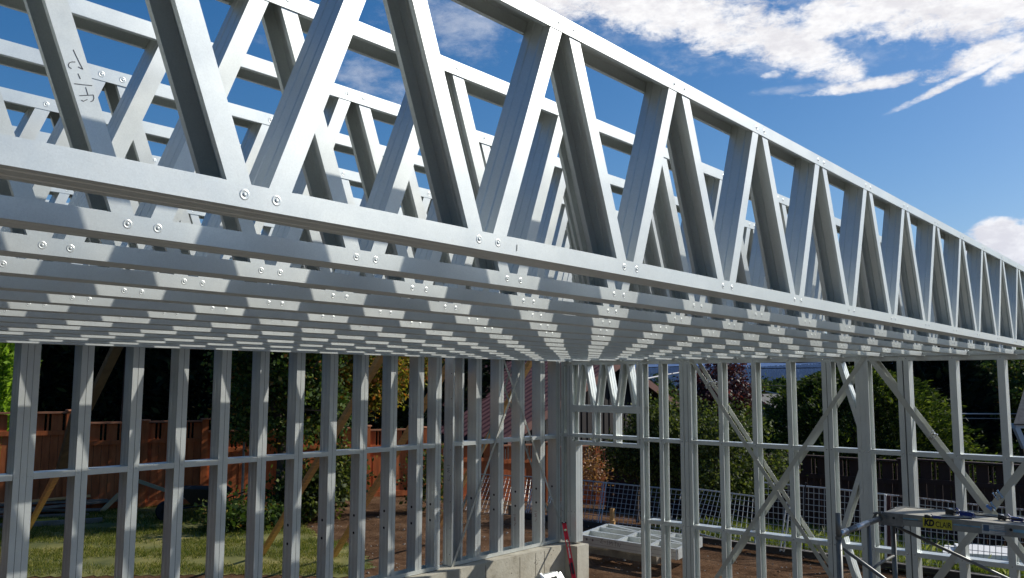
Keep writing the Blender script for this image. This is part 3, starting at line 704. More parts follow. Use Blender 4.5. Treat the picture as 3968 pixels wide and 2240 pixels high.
# ================================================================ TIMBER PROPS
def prop(label,a,b,m,w=.09,t=.04,group='timber props bracing the long stud wall',extra=None,name='timber_prop'):
    a=V(a); b=V(b); th=thing(name,label,'timber prop',tuple(b),group)
    mb=MB(); mb.bar(a,b,w,t,(0,1,.3)); anchored(mb,'board',m,th)
    if extra:
        for (p,q,m2,w2) in extra: mb=MB(); mb.bar(p,q,w2,t,(0,1,.3)); anchored(mb,'board',m2,th)
    return th
YO=YA+DA+.05
g1=gxy(95,2075)
a=on_y(470,1310,YO); b_=V((g1[0],g1[1],0)); 
pA=a; pB_=on_y(335,1590,YO+1.3)
prop('olive pine prop made of lapped boards at far left, reaching down to the lumber pile',a,pB_,OLIVEW,.09,.04,extra=[(on_y(300,1600,YO+1.25),on_y(240,1822,YO+2.5),OLIVEW,.12),(on_y(262,1760,YO+2.3),V((g1[0],g1[1],0)),PINE,.09)])
g2=gxy(1010,2155)
prop('orange pine prop sloping down left in front of the big leafy maple',on_y(1500,1345,YO),V((g2[0],g2[1],0)),PINE,.10,.05)
g3=gxy(1290,2160)
prop('bright pine prop crossing the mid-wall rail left of the wide lettered stud',on_y(1738,1415,YO),V((g3[0],g3[1],0)),PINE,.10,.05)
g4=gxy(1660,2110)
prop('yellowish pine prop in front of the red metal roof',on_y(2075,1368,YO),V((g4[0],g4[1],0)),PINE,.10,.05)
th=thing('hanging_board','dark brown board fixed upright behind the third stud bay from the left','board',tuple(on_y(488,1632,YO)),None)
mb=MB(); mb.bar(on_y(510,1320,YO),on_y(488,1632,YO),.075,.04,(0,1,0)); anchored(mb,'board',BROWNW,th)

# ================================================================ SCAFFOLD
ZD=GZ-1.1; 
pl=on_z(3262,2065,ZD); pr=on_z(3415,2003,ZD); YS=(pl.y+pr.y)/2
def sP(px,py): return on_y(px,py,YS)
x1=on_y(3249,2065,YS).x; x2=on_y(3366,2040,YS).x; x3=on_y(3460,2030,YS).x
sc=thing('tube_scaffold','grey tubular scaffold end frame at lower right, holding up the work plank','scaffold',(x3-.3,YS,0.02),'scaffold end frames')
def scaf(sc,Y):
    def tb(pts,r,m,name): mb=MB(); mb.tube(pts,r,12); o=anchored(mb,name,m,sc,True); return o
    ztop=on_y(3240,1990,YS).z
    tb([(x1,Y,.02),(x1,Y,ztop-.17)],.0215,TUBE,'post'); tb([(x1,Y,ztop-.19),(x1,Y,ztop)],.0185,TUBE,'coupling_pin')
    mb=MB(); mb.lathe((x1,Y,ztop-.19),(0,0,1),[(.0245,0),(.0245,.02),(.019,.021)],12); anchored(mb,'collar',TUBE,sc)
    tb([(x2,Y,.02),(x2,Y,ZD)],.0165,TUBE,'ladder_rail'); tb([(x3,Y,.02),(x3,Y,ZD)],.0215,TUBE,'post')
    tb([(x1,Y,ZD-.004),(x3,Y,ZD-.004)],.0215,TUBE,'top_ledger')
    for a,b_ in ((.0,.16),(.33,.62)): tb([(x1+(pr.x-x1)*a+.02,Y,ZD-.004),(x1+(pr.x-x1)*b_,Y,ZD-.004)],.0235,TUBEB,'bright_sleeve')
    for z in (ZD-.36,ZD-.72,ZD-1.08,ZD-1.42):
        if z>.1: tb([(x2,Y,z-.02),(x2+(x3-x2)*.3,Y,z+.005),(x3,Y,z+.012)],.0125,TUBE,'rung')
    tb([(x1+.02,Y,ZD-.07),(x1+.02,Y,ZD-.14)],.012,TUBEB,'lock_pin')
scaf(sc,YS)
sc2=thing('tube_scaffold','second scaffold end frame past the right edge, under the other end of the plank','scaffold',(x3-.3,YS-2.3,0.02),'scaffold end frames')
scaf(sc2,YS-2.3)
cb=thing('scaffold_cross_brace','long dark tube brace falling right from under the work plank','brace',(x3,YS,ZD-.1))
mb=MB(); a=V((x3-.03,YS-.03,ZD-.10)); b_=on_x(3900,2240,x3-.03); b_=a+(b_-a)*1.5
mb.tube([a,a+(b_-a)*.06,b_],[.009,.013,.013],8); anchored(mb,'tube',TUBE,cb,True)
cb=thing('scaffold_cross_brace','lower dark tube brace falling right from the left scaffold post','brace',(x1,YS,ZD-.3))
mb=MB(); a=on_x(3266,2125,x1); b_=on_x(3430,2245,x1); b_=a+(b_-a)*2.6; mb.tube([a,a+(b_-a)*.06,b_],[.009,.014,.014],8); anchored(mb,'tube',TUBE,cb,True)
# work plank
xf=pr.x-.015; fl=on_z(3419,1987,ZD+.045); bl=on_z(3470,1964,ZD+.045)
XF=fl.x; XK=XF+.47; YL=YS+.02; YR=YS-2.45
pk=thing('scaffold_plank','aluminium work plank with plywood deck and yellow sticker, lying on the scaffold','scaffold plank',((XF+XK)/2,(YL+YR)/2,ZD))
mb=MB(); zt_=ZD+.046
mb.b2((XF+.004,YR,zt_-.012),(XK-.004,YL-.10,zt_)); anchored(mb,'deck_board',PLY,pk)
for X,s in ((XF,1),(XK,-1)):
    mb=MB(); mb.prof([(.022,.004),(0,.004),(0,.050),(.006,.054),(0,.058),(0,.094),(.022,.094)],-.002 if s==1 else .002,(X,YR,ZD-.045),(X,YL-.10,ZD-.045),(s,0,0),(0,0,1)); anchored(mb,'side_rail',ALU,pk)
mb=MB(); mb.b2((XF-.003,YL-.20,ZD-.052),(XF+.03,YL-.02,ZD+.050)); mb.b2((XK-.03,YL-.20,ZD-.052),(XK+.003,YL-.02,ZD+.050)); mb.b2((XF+.03,YL-.10,ZD+.0),(XK-.03,YL-.04,ZD+.046))
mb.tube([(XF-.02,YL+.0,ZD+.0),(XF-.02,YL+.02,ZD+.035),(XF-.02,YL-.04,ZD+.05)],.012,6)
for X in (XF+.02,XK-.04): mb.prof([(-.05,.0),(-.03,.026),(0,.036),(.03,.026),(.05,-.01)],.008,(X-.04,YS,ZD),(X+.02,YS,ZD),(0,1,0),(0,0,1))
anchored(mb,'end_hook',ALUD,pk)
def railp(px): return on_x(px,2030,XF).y
mb=MB()
for px in (3465,3918): 
    y=railp(px) if px<3600 else on_x(px,2062,XF).y; mb.lathe((XF-.004,y,ZD+.012),(-1,0,0),[(.017,0),(.017,.004),(.012,.004),(.011,.0005),(.001,.0005)],16)
anchored(mb,'rail_eyelet',ALU,pk)
mb=MB()
for px in (3465,3918):
    y=railp(px) if px<3600 else on_x(px,2062,XF).y; mb.lathe((XF-.0058,y,ZD+.012),(-1,0,0),[(.0115,0),(.011,.0012)],14)
anchored(mb,'eyelet_hole',DARK,pk)
mb=MB(); ya=on_x(3576,2030,XF).y; yb=on_x(3690,2045,XF).y
mb.quadmesh([(XF-.0015,ya,ZD-.038),(XF-.0015,yb,ZD-.038),(XF-.0015,yb,ZD+.040),(XF-.0015,ya,ZD+.042)],[(0,3,2,1)]); anchored(mb,'yellow_sticker',YEL,pk)
SW=ya-yb
text_mesh('KD',.066,(XF-.0024,ya-SW*.045,ZD-.020),(0,-1,0),(0,0,1),'lettering',DARK,pk,.0042,.15,sx=SW*.36/.098)
text_mesh('CLAIR',.062,(XF-.0024,ya-SW*.44,ZD-.024),(0,-1,0),(0,0,1),'lettering',DARK,pk,.0011,0,sx=SW*.52/.164)
mb=MB(); yc=on_x(3805,2050,XF).y; yd=on_x(3893,2065,XF).y
mb.quadmesh([(XF-.0013,yc,ZD-.034),(XF-.0013,yd,ZD-.034),(XF-.0013,yd,ZD+.036),(XF-.0013,yc,ZD+.036)],[(0,3,2,1)])
r_=random.Random(3)
mb.quadmesh([(XF-.002,yc-.010,ZD-.016),(XF-.002,yc-.05,ZD-.016),(XF-.002,yc-.05,ZD+.030),(XF-.002,yc-.010,ZD+.030)],[(0,3,2,1)],1)
for i in range(5): mb.b2((XF-.0024,yc-.085,ZD+.026-i*.012),(XF-.0018,yc-.085-r_.uniform(.06,.14),ZD+.021-i*.012),2)
anchored(mb,'worn_label',[mat('worn_label_paper',(.5,.5,.47),.8,scale=30,amt=.3),mat('label_blue',(.05,.09,.16),.6),mat('label_grey',(.25,.25,.26),.7)],pk)
mb=MB()
for a,b_,z0,z1 in ((3480,3560,.012,.022),(3695,3800,.004,.014),(3805,3900,-.008,.0),(3925,3990,-.004,.018)):
    y0=on_x(a,2040,XF).y; y1=on_x(b_,2060,XF).y; mb.b2((XF-.0016,y0,ZD+z0),(XF-.0009,y1,ZD+z1))
anchored(mb,'paint_scuff',BPAINT,pk)
# tools on the plank
def clamp(label,x,y,ang,s=1,longbar=.55):
    z=zt_+.001; th=thing('bar_clamp',label,'clamp',(x,y,z),'blue quick-grip clamps on the plank',rz=ang)
    def P(mb,name,m,sm=False): return mb.build(name,m,th,sm)
    mb=MB(); mb.tube([(-.12,0,.030),(longbar/s,0,.035)],.006/s,6); P(mb,'bar',BLACKP)
    mb=MB(); mb.prof([(-.02,0),(-.055,.012),(-.075,.04),(-.03,.055),(.05,.050),(.10,.035),(.105,.008),(.05,.0)],.004,(0,-.018,0),(0,.018,0),(1,0,0),(0,0,1)); mb.box((.02,0,.028),(.13,.034,.04)); mb.bar((-.05,0,.05),(-.085,0,.085),.02,.012,(1,0,0)); P(mb,'grip',BLUEP)
    mb=MB(); mb.bar((-.06,-.002,.056),(.05,-.002,.052),.022,.006); P(mb,'trigger',LBLUE)
    mb=MB(); mb.box((-.15,0,.035),(.09,.045,.055),Matrix.Rotation(.15,3,'Y')); mb.box((-.185,0,.03),(.025,.05,.05)); P(mb,'jaw',BLACKP)
    mb=MB(); mb.lathe((-.15,0,.062),(0,0,1),[(.022,0),(.018,.010),(.004,.014)],10); mb.box((.07,0,.058),(.05,.03,.004)); P(mb,'pad',WHITE)
    th.scale=(s,s,s)
    return th
c1=on_z(3738,2002,zt_); clamp('large blue and black bar clamp lying across the middle of the work plank',c1.x,c1.y,R(-100),.72,.42)
c2=on_z(3630,2010,zt_); clamp('smaller blue clamp hanging at the plank edge above the yellow sticker',c2.x-.02,c2.y,R(-70),.42,.25)
c3=on_z(3935,2022,zt_); clamp('blue and black clamp at the right edge of the picture, on the plank',c3.x,c3.y,R(-95),.6,.3)

# ================================================================ FALLEN WALL PANEL + MESH PANELS + STAKES
q0=on_z(2242,2070,.34); q1=on_z(2622,2128,.34); q3=on_z(2716,2080,.34); q2=q0+(q3-q1)*1.0
fp=thing('spare_steel_panel','spare galvanized wall panel lying flat on the dirt outside the doorway, with pen writing','wall panel',((q0.x+q3.x)/2,(q0.y+q3.y)/2,.02))
mb=MB(); Lx=(q1-q0); Ly=(q2-q0); 
def Q(u,v,z=.34): 
    p=q0+(q1-q0)*u+(q2-q0)*v*1.0; return V((p.x,p.y,z))
hh=.14
def rail(mb,a,b,t=.045): mb.bar(a-V((0,0,hh/2)),b-V((0,0,hh/2)),t,hh,(0,0,1))
mb=MB(); rail(mb,Q(0,0),Q(1,0)); rail(mb,Q(0,1.0),Q(1,1.0)); rail(mb,Q(0,.0),Q(0,1)); rail(mb,Q(1,0),Q(1,1)); anchored(mb,'outer_frame',STEEL,fp)
for v in (.36,.70):
    mb=MB(); rail(mb,Q(.01,v),Q(.99,v)); anchored(mb,'stud',STEEL,fp)
mb=MB(); rail(mb,Q(.42,0.02),Q(.42,.98)); anchored(mb,'noggin',STEEL,fp); mb=MB(); rail(mb,Q(.74,0.02),Q(.74,.98)); anchored(mb,'noggin',STEEL,fp)
mb=MB(); mb.bar(Q(.03,.97,.343),Q(.97,.4,.343),.05,.002); anchored(mb,'brace_strap',STEEL,fp)
mb=MB(); un=(q1-q0).normalized(); un=V((un.x,un.y,0)).normalized(); nn_=V((un.y,-un.x,0)); 
if nn_.dot(V((q0.x,q0.y,0)))>0: nn_=-nn_
def Fz(u,z): p=Q(u,0,z); return p+nn_*.0235
for z in (.235,.295): mb.bar(Fz(.0,z),Fz(1,z),.002,.003)
for u in (.10,.165): mb.lathe(Fz(u,.29),tuple(nn_),[(.018,0),(.016,.001)],10)
o=Fz(.245,.27)+nn_*.001
def s2(pts): stroke(mb,[(p[0]*.001*1.1,p[1]*.001*1.1) for p in pts],o,tuple(un),(0,0,1),tuple(nn_),.006)
s2([(0,45),(45,50),(5,5),(45,-2)]); s2([(70,20),(95,18)]); s2([(125,45),(122,-10)]); s2([(150,-10),(158,40),(175,5),(195,40),(205,-12)]); s2([(225,40),(270,38)]); s2([(250,38),(248,-15)]); s2([(285,-15),(290,35),(310,-18),(335,30)])
anchored(mb,'pen_marks',mat('pen_grey',(.16,.15,.15),.8),fp)
mb=MB()
for v in (.1,.9):
    mb=MB(); p=Q(.02,v,.1); p2=Q(.8,v,.1); mb.bar(V((p.x,p.y,.135)),V((p2.x,p2.y,.135)),.10,.12); anchored(mb,'bearer_block',OLDW,fp)

def mesh_panel(label,a_top,b_top,a_bot,b_bot,nx=22,ny=11,broken=False,group='galvanized wire mesh panels',rusty=False):
    """a/b: left and right ends; rectangular welded mesh between four corners"""
    a_top,b_top,a_bot,b_bot=[V(p) for p in (a_top,b_top,a_bot,b_bot)]
    th=thing('wire_mesh_panel',label,'mesh panel',tuple((a_bot+b_bot)/2),group)
    mb=MB(); f=lambda u,v:(a_bot*(1-u)+b_bot*u)*(1-v)+(a_top*(1-u)+b_top*u)*v
    for i in range(1,nx): u=i/nx; mb.tube([f(u,0),f(u,1)],.0045,4)
    for j in range(1,ny): v=j/ny; mb.tube([f(0,v),f(1,v)],.0045,4)
    anchored(mb,'wire_grid',MESHM,th)
    mb=MB(); mb.tube([f(0,1),f(1,1)],.014,6); anchored(mb,'top_rail',MESHR if rusty else MESHM,th)
    mb=MB(); mb.tube([f(0,0),f(1,0)],.012,6); anchored(mb,'bottom_rail',MESHM,th)
    for u in (0,1): mb=MB(); mb.tube([f(u,0),f(u,1)],.013,6); anchored(mb,'side_rail',MESHM,th)
    return th
def leanpts(pa,pb,ba,bb,Xt,Xb):
    return on_x(*pa,Xt),on_x(*pb,Xt),on_x(*ba,Xb),on_x(*bb,Xb)
mesh_panel('wire mesh panel leaning in front of the orange fence behind the crossed straps',*leanpts((1862,1838),(2100,1850),(1800,1984),(2090,2000),13.9,13.3),nx=18,ny=9)
mesh_panel('wire mesh panel with a white strut seen through the doorway',*leanpts((2140,1850),(2700,1905),(2120,2012),(2668,2080),13.7,13.2),nx=32,ny=9)
mesh_panel('slanting wire mesh panel behind the left part of the strap X',*leanpts((2700,1895),(2935,1925),(2640,2050),(2925,2125),13.6,13.15),nx=15,ny=9)
mesh_panel('upright wire mesh panel standing behind the centre of the strap X',*leanpts((2958,1870),(3215,1893),(2960,2142),(3215,2180),13.3,13.3),nx=13,ny=12)
mesh_panel('upright wire mesh panel behind the left scaffold post',*leanpts((3217,1893),(3430,1916),(3215,2185),(3430,2215),13.3,13.3),nx=11,ny=12)
mesh_panel('wire mesh panel with rusty top rail behind the scaffold plank',*leanpts((3436,1917),(3720,1948),(3440,2215),(3720,2250),13.2,13.2),nx=13,ny=12,rusty=True)
mesh_panel('last wire mesh panel at the right edge, its top rail rusty and bent',*leanpts((3724,1950),(4150,1995),(3722,2255),(4150,2300),13.2,13.2),nx=18,ny=12,rusty=True)
def strut(label,a,b,Xa,Xb,w=.05,m=MESHM):
    a=on_x(*a,Xa); b=on_x(*b,Xb); th=thing('mesh_strut',label,'strut',tuple(b),'pale struts propping the wire mesh')
    mb=MB(); d=(b-a); s=V((0,.03,0)); mb.bar(a+s,b+s,.018,.018); mb.bar(a-s,b-s,.018,.018); anchored(mb,'strut_rails',m,th)
    for t in np.linspace(.03,.97,6): mb=MB(); mb.bar(a+d*t+s,a+d*t-s,.012,.012); anchored(mb,'strut_tie',m,th)
strut('pale steel strut leaning on the mesh seen through the doorway',(2345,1868),(2322,2036),13.45,13.0)
strut('pale steel strut seen between the last two studs before the corner',(2064,1895),(2040,1998),13.6,13.2)
strut('pale strut leaning on the upright mesh behind the strap X',(3055,1945),(3030,2138),13.1,12.9)
strut('short pale strut right of the doorway, behind the slanting mesh',(2672,1960),(2648,2070),13.3,13.0)
def stake(label,px,py0,py1,X,w=.09,m=PINE):
    a=on_x(px,py0,X); b=on_x(px,py1,X); th=thing('wooden_stake',label,'stake',tuple(b),'wooden stakes in the dirt')
    mb=MB(); mb.bar(a,b,w,.05,(1,0,0)); anchored(mb,'stake_post',m,th); return th
stake('short orange-brown stake standing by the mesh beyond the doorway',2372,1970,2048,12.7,.07)
stake('low pine block at the foot of the stake beyond the doorway',2376,2017,2046,12.6,.06)
stake('grey wooden stake at the foot of the mesh left of the corner',1978,1958,1995,13.1,.07,OLDW)
th=thing('scrap_board','pale scrap board lying on the dirt beside the stake','board',tuple(on_z(2340,2042,.05))); mb=MB(); a=on_z(2325,2046,.06); b_=on_z(2362,2036,.06); mb.bar(a,b_,.14,.03); anchored(mb,'board',mat('pale_board',(.6,.55,.42),.8),th)
mb=MB(); a=on_x(3123,1870,13.15); b_=on_x(3112,2240,13.05); mb.tube([a,a+V((0,.02,-.1)),b_],.012,6); p=b_
th=thing('steel_picket','dark steel picket standing upright in front of the mesh behind the strap X','picket',tuple(b_)); anchored(mb,'rod',WIRED,th)
th=thing('mesh_gate_post','slim post between two mesh panels, white on one side and dark on the other','post',tuple(on_x(3440,2215,13.1)))
mb=MB(); mb.bar(on_x(3431,1915,13.12),on_x(3434,2212,13.12),.03,.03,(1,0,0)); anchored(mb,'white_post',WHITE,th)
mb=MB(); mb.bar(on_x(3444,1920,13.12),on_x(3447,2214,13.12),.05,.03,(1,0,0)); anchored(mb,'dark_post',mat('dark_red_post',(.05,.015,.015),.8),th)
# base board line and white slabs
bb=thing('edging_board','dark edging board lying along the foot of the mesh panels','board',(13.0,6,0))
mb=MB(); mb.bar((13.05,11.0,.03),(12.95,1.0,.03),.10,.10); anchored(mb,'board',mat('dark_edging',(.05,.045,.04),.9),bb)
mb=MB(); mb.bar((12.92,6.9,.085),(12.85,1.2,.085),.05,.012); anchored(mb,'pale_strip',STONE,bb)
ws=thing('white_slab','stack of white flat slabs lying in the grass behind the mesh at lower right','slab',tuple(on_z(3740,2205,.05)))
for i,(p_,sz,a_) in enumerate((((3700,2200),(.9,.75,.1),.2),((3770,2208),(.8,.8,.16),.35),((3840,2218),(.7,.6,.1),.1))):
    c=on_z(*p_,.1); mb=MB(); mb.box((c.x+1.0,c.y,sz[2]/2+.06),sz,Matrix.Rotation(a_,3,'Z')); anchored(mb,'slab_piece',WHITE,ws)

# ================================================================ FENCES
def fence(name,label,segs,m,mt,group,dirn,h_up=.42):
    """segs: list of (p0xy,p1xy,ztop,zbase)"""
    c=segs[0]; th=thing(name,label,'fence',((c[0][0]+segs[-1][1][0])/2,(c[0][1]+segs[-1][1][1])/2,segs[0][3]),group)
    for (p0,p1,zt,zb) in segs:
        a=V((*p0,0)); b=V((*p1,0)); L=(b-a).length; d=(b-a)/L; nrm=V((d.y,-d.x,0)); 
        if nrm.dot(EYE-a)<0: nrm=-nrm
        mb=MB(); x=0; i=0
        zm=zt-h_up
        while x<L-.02:
            w=min(.14,L-x); q=a+d*(x+w/2)+nrm*(.004 if i%2 else -.004); mb.bar(V((q.x,q.y,zb-.1)),V((q.x,q.y,zm)),w-.006,.018,nrm); x+=.14; i+=1
        anchored(mb,'boards',m,th)
        mb=MB(); x=0
        while x<L-.05:
            w=min(.20,L-x); q=a+d*(x+w/2); mb.bar(V((q.x,q.y,zm)),V((q.x,q.y,zt-.03)),w,.018,nrm)
            q=a+d*(x+.20+.06); 
            if x+.3<L: mb.bar(V((q.x,q.y,zm)),V((q.x,q.y,zt-.03)),.035,.018,nrm)
            x+=.32
        anchored(mb,'upper_slats',m,th)
        mb=MB(); mb.bar(a+V((0,0,zt))+nrm*.02,b+V((0,0,zt))+nrm*.02,.13,.035); anchored(mb,'cap_rail',mt,th)
        mb=MB(); mb.bar(a+V((0,0,zm+.02))+nrm*.03,b+V((0,0,zm+.02))+nrm*.03,.035,.09); anchored(mb,'cross_rail',m,th); mb=MB(); mb.bar(a+V((0,0,zb+.1))+nrm*.03,b+V((0,0,zb+.1))+nrm*.03,.035,.12); anchored(mb,'cross_rail',m,th)
        mb=MB(); mb.bar(V((b.x,b.y,zb-.1))+nrm*.05,V((b.x,b.y,zt+.03))+nrm*.05,.13,.10,nrm); anchored(mb,'post',m,th)
        mb=MB(); mb.box(b+nrm*.05+V((0,0,zt+.045)),(.15,.15,.03)); anchored(mb,'post_cap',mt,th)
F0=V((*gxy(600,1965),0)); FD=V((.92,-.386,0)).normalized(); FN=V((FD.y,-FD.x,0))
def onF(px,py): return on_pl(px,py,F0+V((0,0,GZ)),FN)
def fx(px): p=onF(px,1700); return (p.x,p.y)
GF='orange stained timber fence runs'
fence('timber_fence','tallest run of orange timber fence, at far left behind the first stud',[(fx(-900),fx(-330),GZ-.60,0),(fx(-330),fx(268),GZ-.63,0)],FENCE,FENCET,GF,FD)
fence('timber_fence','orange timber fence run behind the second to fifth stud bays, dappled with tree shadow',[(fx(275),fx(560),GZ-.85,0),(fx(560),fx(792),GZ-.845,-.02)],FENCE,FENCET,GF,FD)
fence('timber_fence','lower orange timber fence run behind the maple tree and the wheelbarrow',[(fx(798),fx(1110),GZ-1.07,-.05),(fx(1110),fx(1420),GZ-1.06,-.06)],FENCE,FENCET,GF,FD)
fence('timber_fence','orange timber fence run between the maple and the shed, behind the wide lettered stud',[(fx(1424),fx(1640),GZ-1.12,-.1),(fx(1640),fx(1925),GZ-1.50,-.3)],FENCE,FENCET,GF,FD)
fence('timber_fence','orange timber fence run seen through the doorway and beside the corner',[(fx(1928),fx(2118),GZ-1.58,-.42),(fx(2120),fx(2308),GZ-1.66,-.5),(fx(2310),fx(2500),GZ-1.78,-.6)],FENCE,FENCET,GF,FD)
XD=17.6
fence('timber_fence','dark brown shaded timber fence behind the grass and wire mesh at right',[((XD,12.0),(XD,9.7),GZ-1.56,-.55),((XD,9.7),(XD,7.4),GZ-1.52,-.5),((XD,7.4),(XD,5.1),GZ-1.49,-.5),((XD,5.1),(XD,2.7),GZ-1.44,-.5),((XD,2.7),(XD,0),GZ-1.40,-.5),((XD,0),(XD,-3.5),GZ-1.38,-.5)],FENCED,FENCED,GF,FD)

# lumber pile, leaning boards, wheelbarrow
lp=thing('lumber_pile','low pile of old grey boards on the grass by the far left fence','lumber',(*gxy(240,2000),0))
r_=random.Random(4); c=V((*gxy(215,2000),0))
for i in range(11):
    o=c+V((r_.uniform(-.5,.6),r_.uniform(-.1,.75),.04+.035*i*.7)); a_=r_.uniform(-.35,.35)-.35; L=r_.uniform(.7,1.3)
    d=V((math.cos(a_),math.sin(a_),r_.uniform(-.04,.04))); mb=MB(); mb.bar(o-d*L,o+d*L,.14,.035); anchored(mb,'board',OLDW if i<10 else PINE,lp)
o=V((*gxy(230,2036),.05)); mb=MB(); mb.bar(o-FD*1.6,o+FD*.7,.1,.08); anchored(mb,'beam',OLDW,lp); mb=MB(); o=V((*gxy(165,2028),.05)); mb.bar(o-FD*.15,o+FD*.25,.05,.05); anchored(mb,'yellow_batten',mat('yellow_batten_paint',(.5,.38,.05),.6),lp)
def lean(label,a,b,da,db,w=.09,m=None):
    a=at_d(*a,da); b=at_d(*b,db); th=thing('leaning_board',label,'board',tuple(b),'boards leaning on the orange fence'); mb=MB(); mb.bar(a,b,w,.03,(0,1,.2)); anchored(mb,'board',m or mat('pale_pine',(.5,.42,.25),.8),th)
lean('pale board leaning from the orange fence to the grass, left of the fourth stud',(462,1915),(380,1995),17.2,16.9)
lean('long pale board slanting down right across the orange fence behind the wheelbarrow',(530,1862),(860,1975),17.3,17.1,.07)
wbp=gxy(800,2010); wb=thing('wheelbarrow','black wheelbarrow parked on the grass in front of the orange fence','wheelbarrow',(wbp[0],wbp[1],0),rz=math.atan2(FD.y,FD.x))
mb=MB(); T=[(-.62,-.30,.62),(.42,-.34,.56),(.42,.34,.56),(-.62,.30,.62)]; Bq=[(-.30,-.17,.30),(.22,-.19,.28),(.22,.19,.28),(-.30,.17,.30)]
Ti=[(x*.96,y*.94,z) for x,y,z in T]; Bi=[(x*.95,y*.93,z+.02) for x,y,z in Bq]
mb.quadmesh(T+Bq+Ti+Bi,[(0,1,5,4),(1,2,6,5),(2,3,7,6),(3,0,4,7),(4,5,6,7),(8,12,13,9),(9,13,14,10),(10,14,15,11),(11,15,12,8),(12,15,14,13),(0,8,9,1),(1,9,10,2),(2,10,11,3),(3,11,8,0)]); mb.build('tray',BARROW,wb)
mb=MB(); 
for s in (-1,1): mb.tube([(-.75,0.05*s,.20),(-.2,.14*s,.26),(.4,.25*s,.33),(.95,.29*s,.50),(1.1,.29*s,.49)],.016,6)
mb.build('handle_frame',BLACKP,wb)
for s in (-1,1): mb=MB(); mb.tube([(.28,.2*s,.31),(.36,.21*s,.02),(.5,.21*s,.02),(.52,.24*s,.36)],.013,6); mb.build('leg',BLACKP,wb)
mb=MB(); mb.lathe((-.72,-.05,.19),(0,1,0),[(.10,0),(.17,.0),(.19,.02),(.19,.08),(.17,.10),(.10,.10)],18); mb.build('wheel',RUBBER,wb)

# ================================================================ SHED
Dc=at_d(1960,1700,22.5); XS0,YS0,ZE=Dc.x,Dc.y,Dc.z
XS1=on_y(2862,1648,YS0).x; XM=(XS0+XS1)/2; ZA=on_y(2405,1398,YS0).z; XM=on_y(2405,1398,YS0).x
XS1=XM+(XM-XS0); LEN=8.3
sh=thing('garden_shed','dark board shed with faded red metal roof, beyond the fence behind the corner','shed',(XM,YS0+3,-.4))
mb=MB(); g=[(XS0+.5,YS0+.5),(XS1-.5,YS0+.5),(XS1-.5,YS0+LEN),(XS0+.5,YS0+LEN)]
vs=[(x,y,-1.5) for x,y in g]+[(x,y,ZE+.1) for x,y in g]+[(XM,YS0+.5,ZA-.1),(XM,YS0+LEN,ZA-.1)]
mb.quadmesh(vs,[(0,1,5,4),(1,2,6,5),(2,3,7,6),(3,0,4,7),(4,5,8),(6,7,9)])
x=XS0+.5; 
while x<XS1-.5: mb.b2((x,YS0+.47,-1.4),(x+.04,YS0+.5,ZE+(1-abs(x-XM)/(XM-XS0))*(ZA-ZE)-.15)); x+=.3
anchored(mb,'walls',BROWNSIDE,sh)
for s,X in ((-1,XS0),(1,XS1)):
    mb=MB(); P=[]; nC=34; 
    for i in range(nC):
        for f_,hz in ((0,-.03),(.38,-.03),(.5,.035),(.88,.035)): P.append((YS0+LEN*(i+f_)/nC,hz))
    P.append((YS0+LEN,-.03))
    nr=V((s*(ZA-ZE),0,XM-XS0)).normalized() if s<0 else V(((ZA-ZE),0,XM-XS0)).normalized()
    vs=[]; 
    for y,hz in P: vs.append(V((X,y,ZE))+nr*(hz+.02)); vs.append(V((XM,y,ZA))+nr*(hz+.02))
    for y,hz in P: vs.append(V((X,y,ZE))+nr*(hz-.01)); vs.append(V((XM,y,ZA))+nr*(hz-.01))
    k=len(P); fs=[(2*i,2*i+2,2*i+3,2*i+1) for i in range(k-1)]+[(2*k+2*i+1,2*k+2*i+3,2*k+2*i+2,2*k+2*i) for i in range(k-1)]+[(2*i+1,2*i+3,2*k+2*i+3,2*k+2*i+1) for i in range(0)]
    mb.quadmesh(vs,fs); anchored(mb,'roof_slope',REDROOF,sh)
mb=MB(); mb.bar((XS0,YS0-.03,ZE-.08),(XM,YS0-.03,ZA-.08),.05,.22,(0,0,1)); mb.bar((XS1,YS0-.03,ZE-.08),(XM,YS0-.03,ZA-.08),.05,.22,(0,0,1)); anchored(mb,'barge_board',TRIM,sh)
mb=MB(); mb.b2((XS0-.05,YS0,ZE-.16),(XS0+.0,YS0+LEN,ZE-.01)); anchored(mb,'fascia',BROOF,sh)
an=thing('shed_lean_to','low dark corrugated lean-to roof under the eave of the red-roofed shed','lean-to',(XS0-1,YS0+3,-.5))
mb=MB(); 
for i in range(40):
    y=YS0+.6+i*.15; mb.bar((XS0-1.4,y,ZE-.52),(XS0+.3,y,ZE-.15),.1,.02)
anchored(mb,'roof_sheet',BROOF,an)
mb=MB(); mb.b2((XS0-1.3,YS0+.65,-1.2),(XS0-1.25,YS0+6.5,ZE-.56)); mb.b2((XS0-1.3,YS0+.62,-1.2),(XS0+.4,YS0+.66,ZE-.56)); anchored(mb,'walls',BROWNSIDE,an)

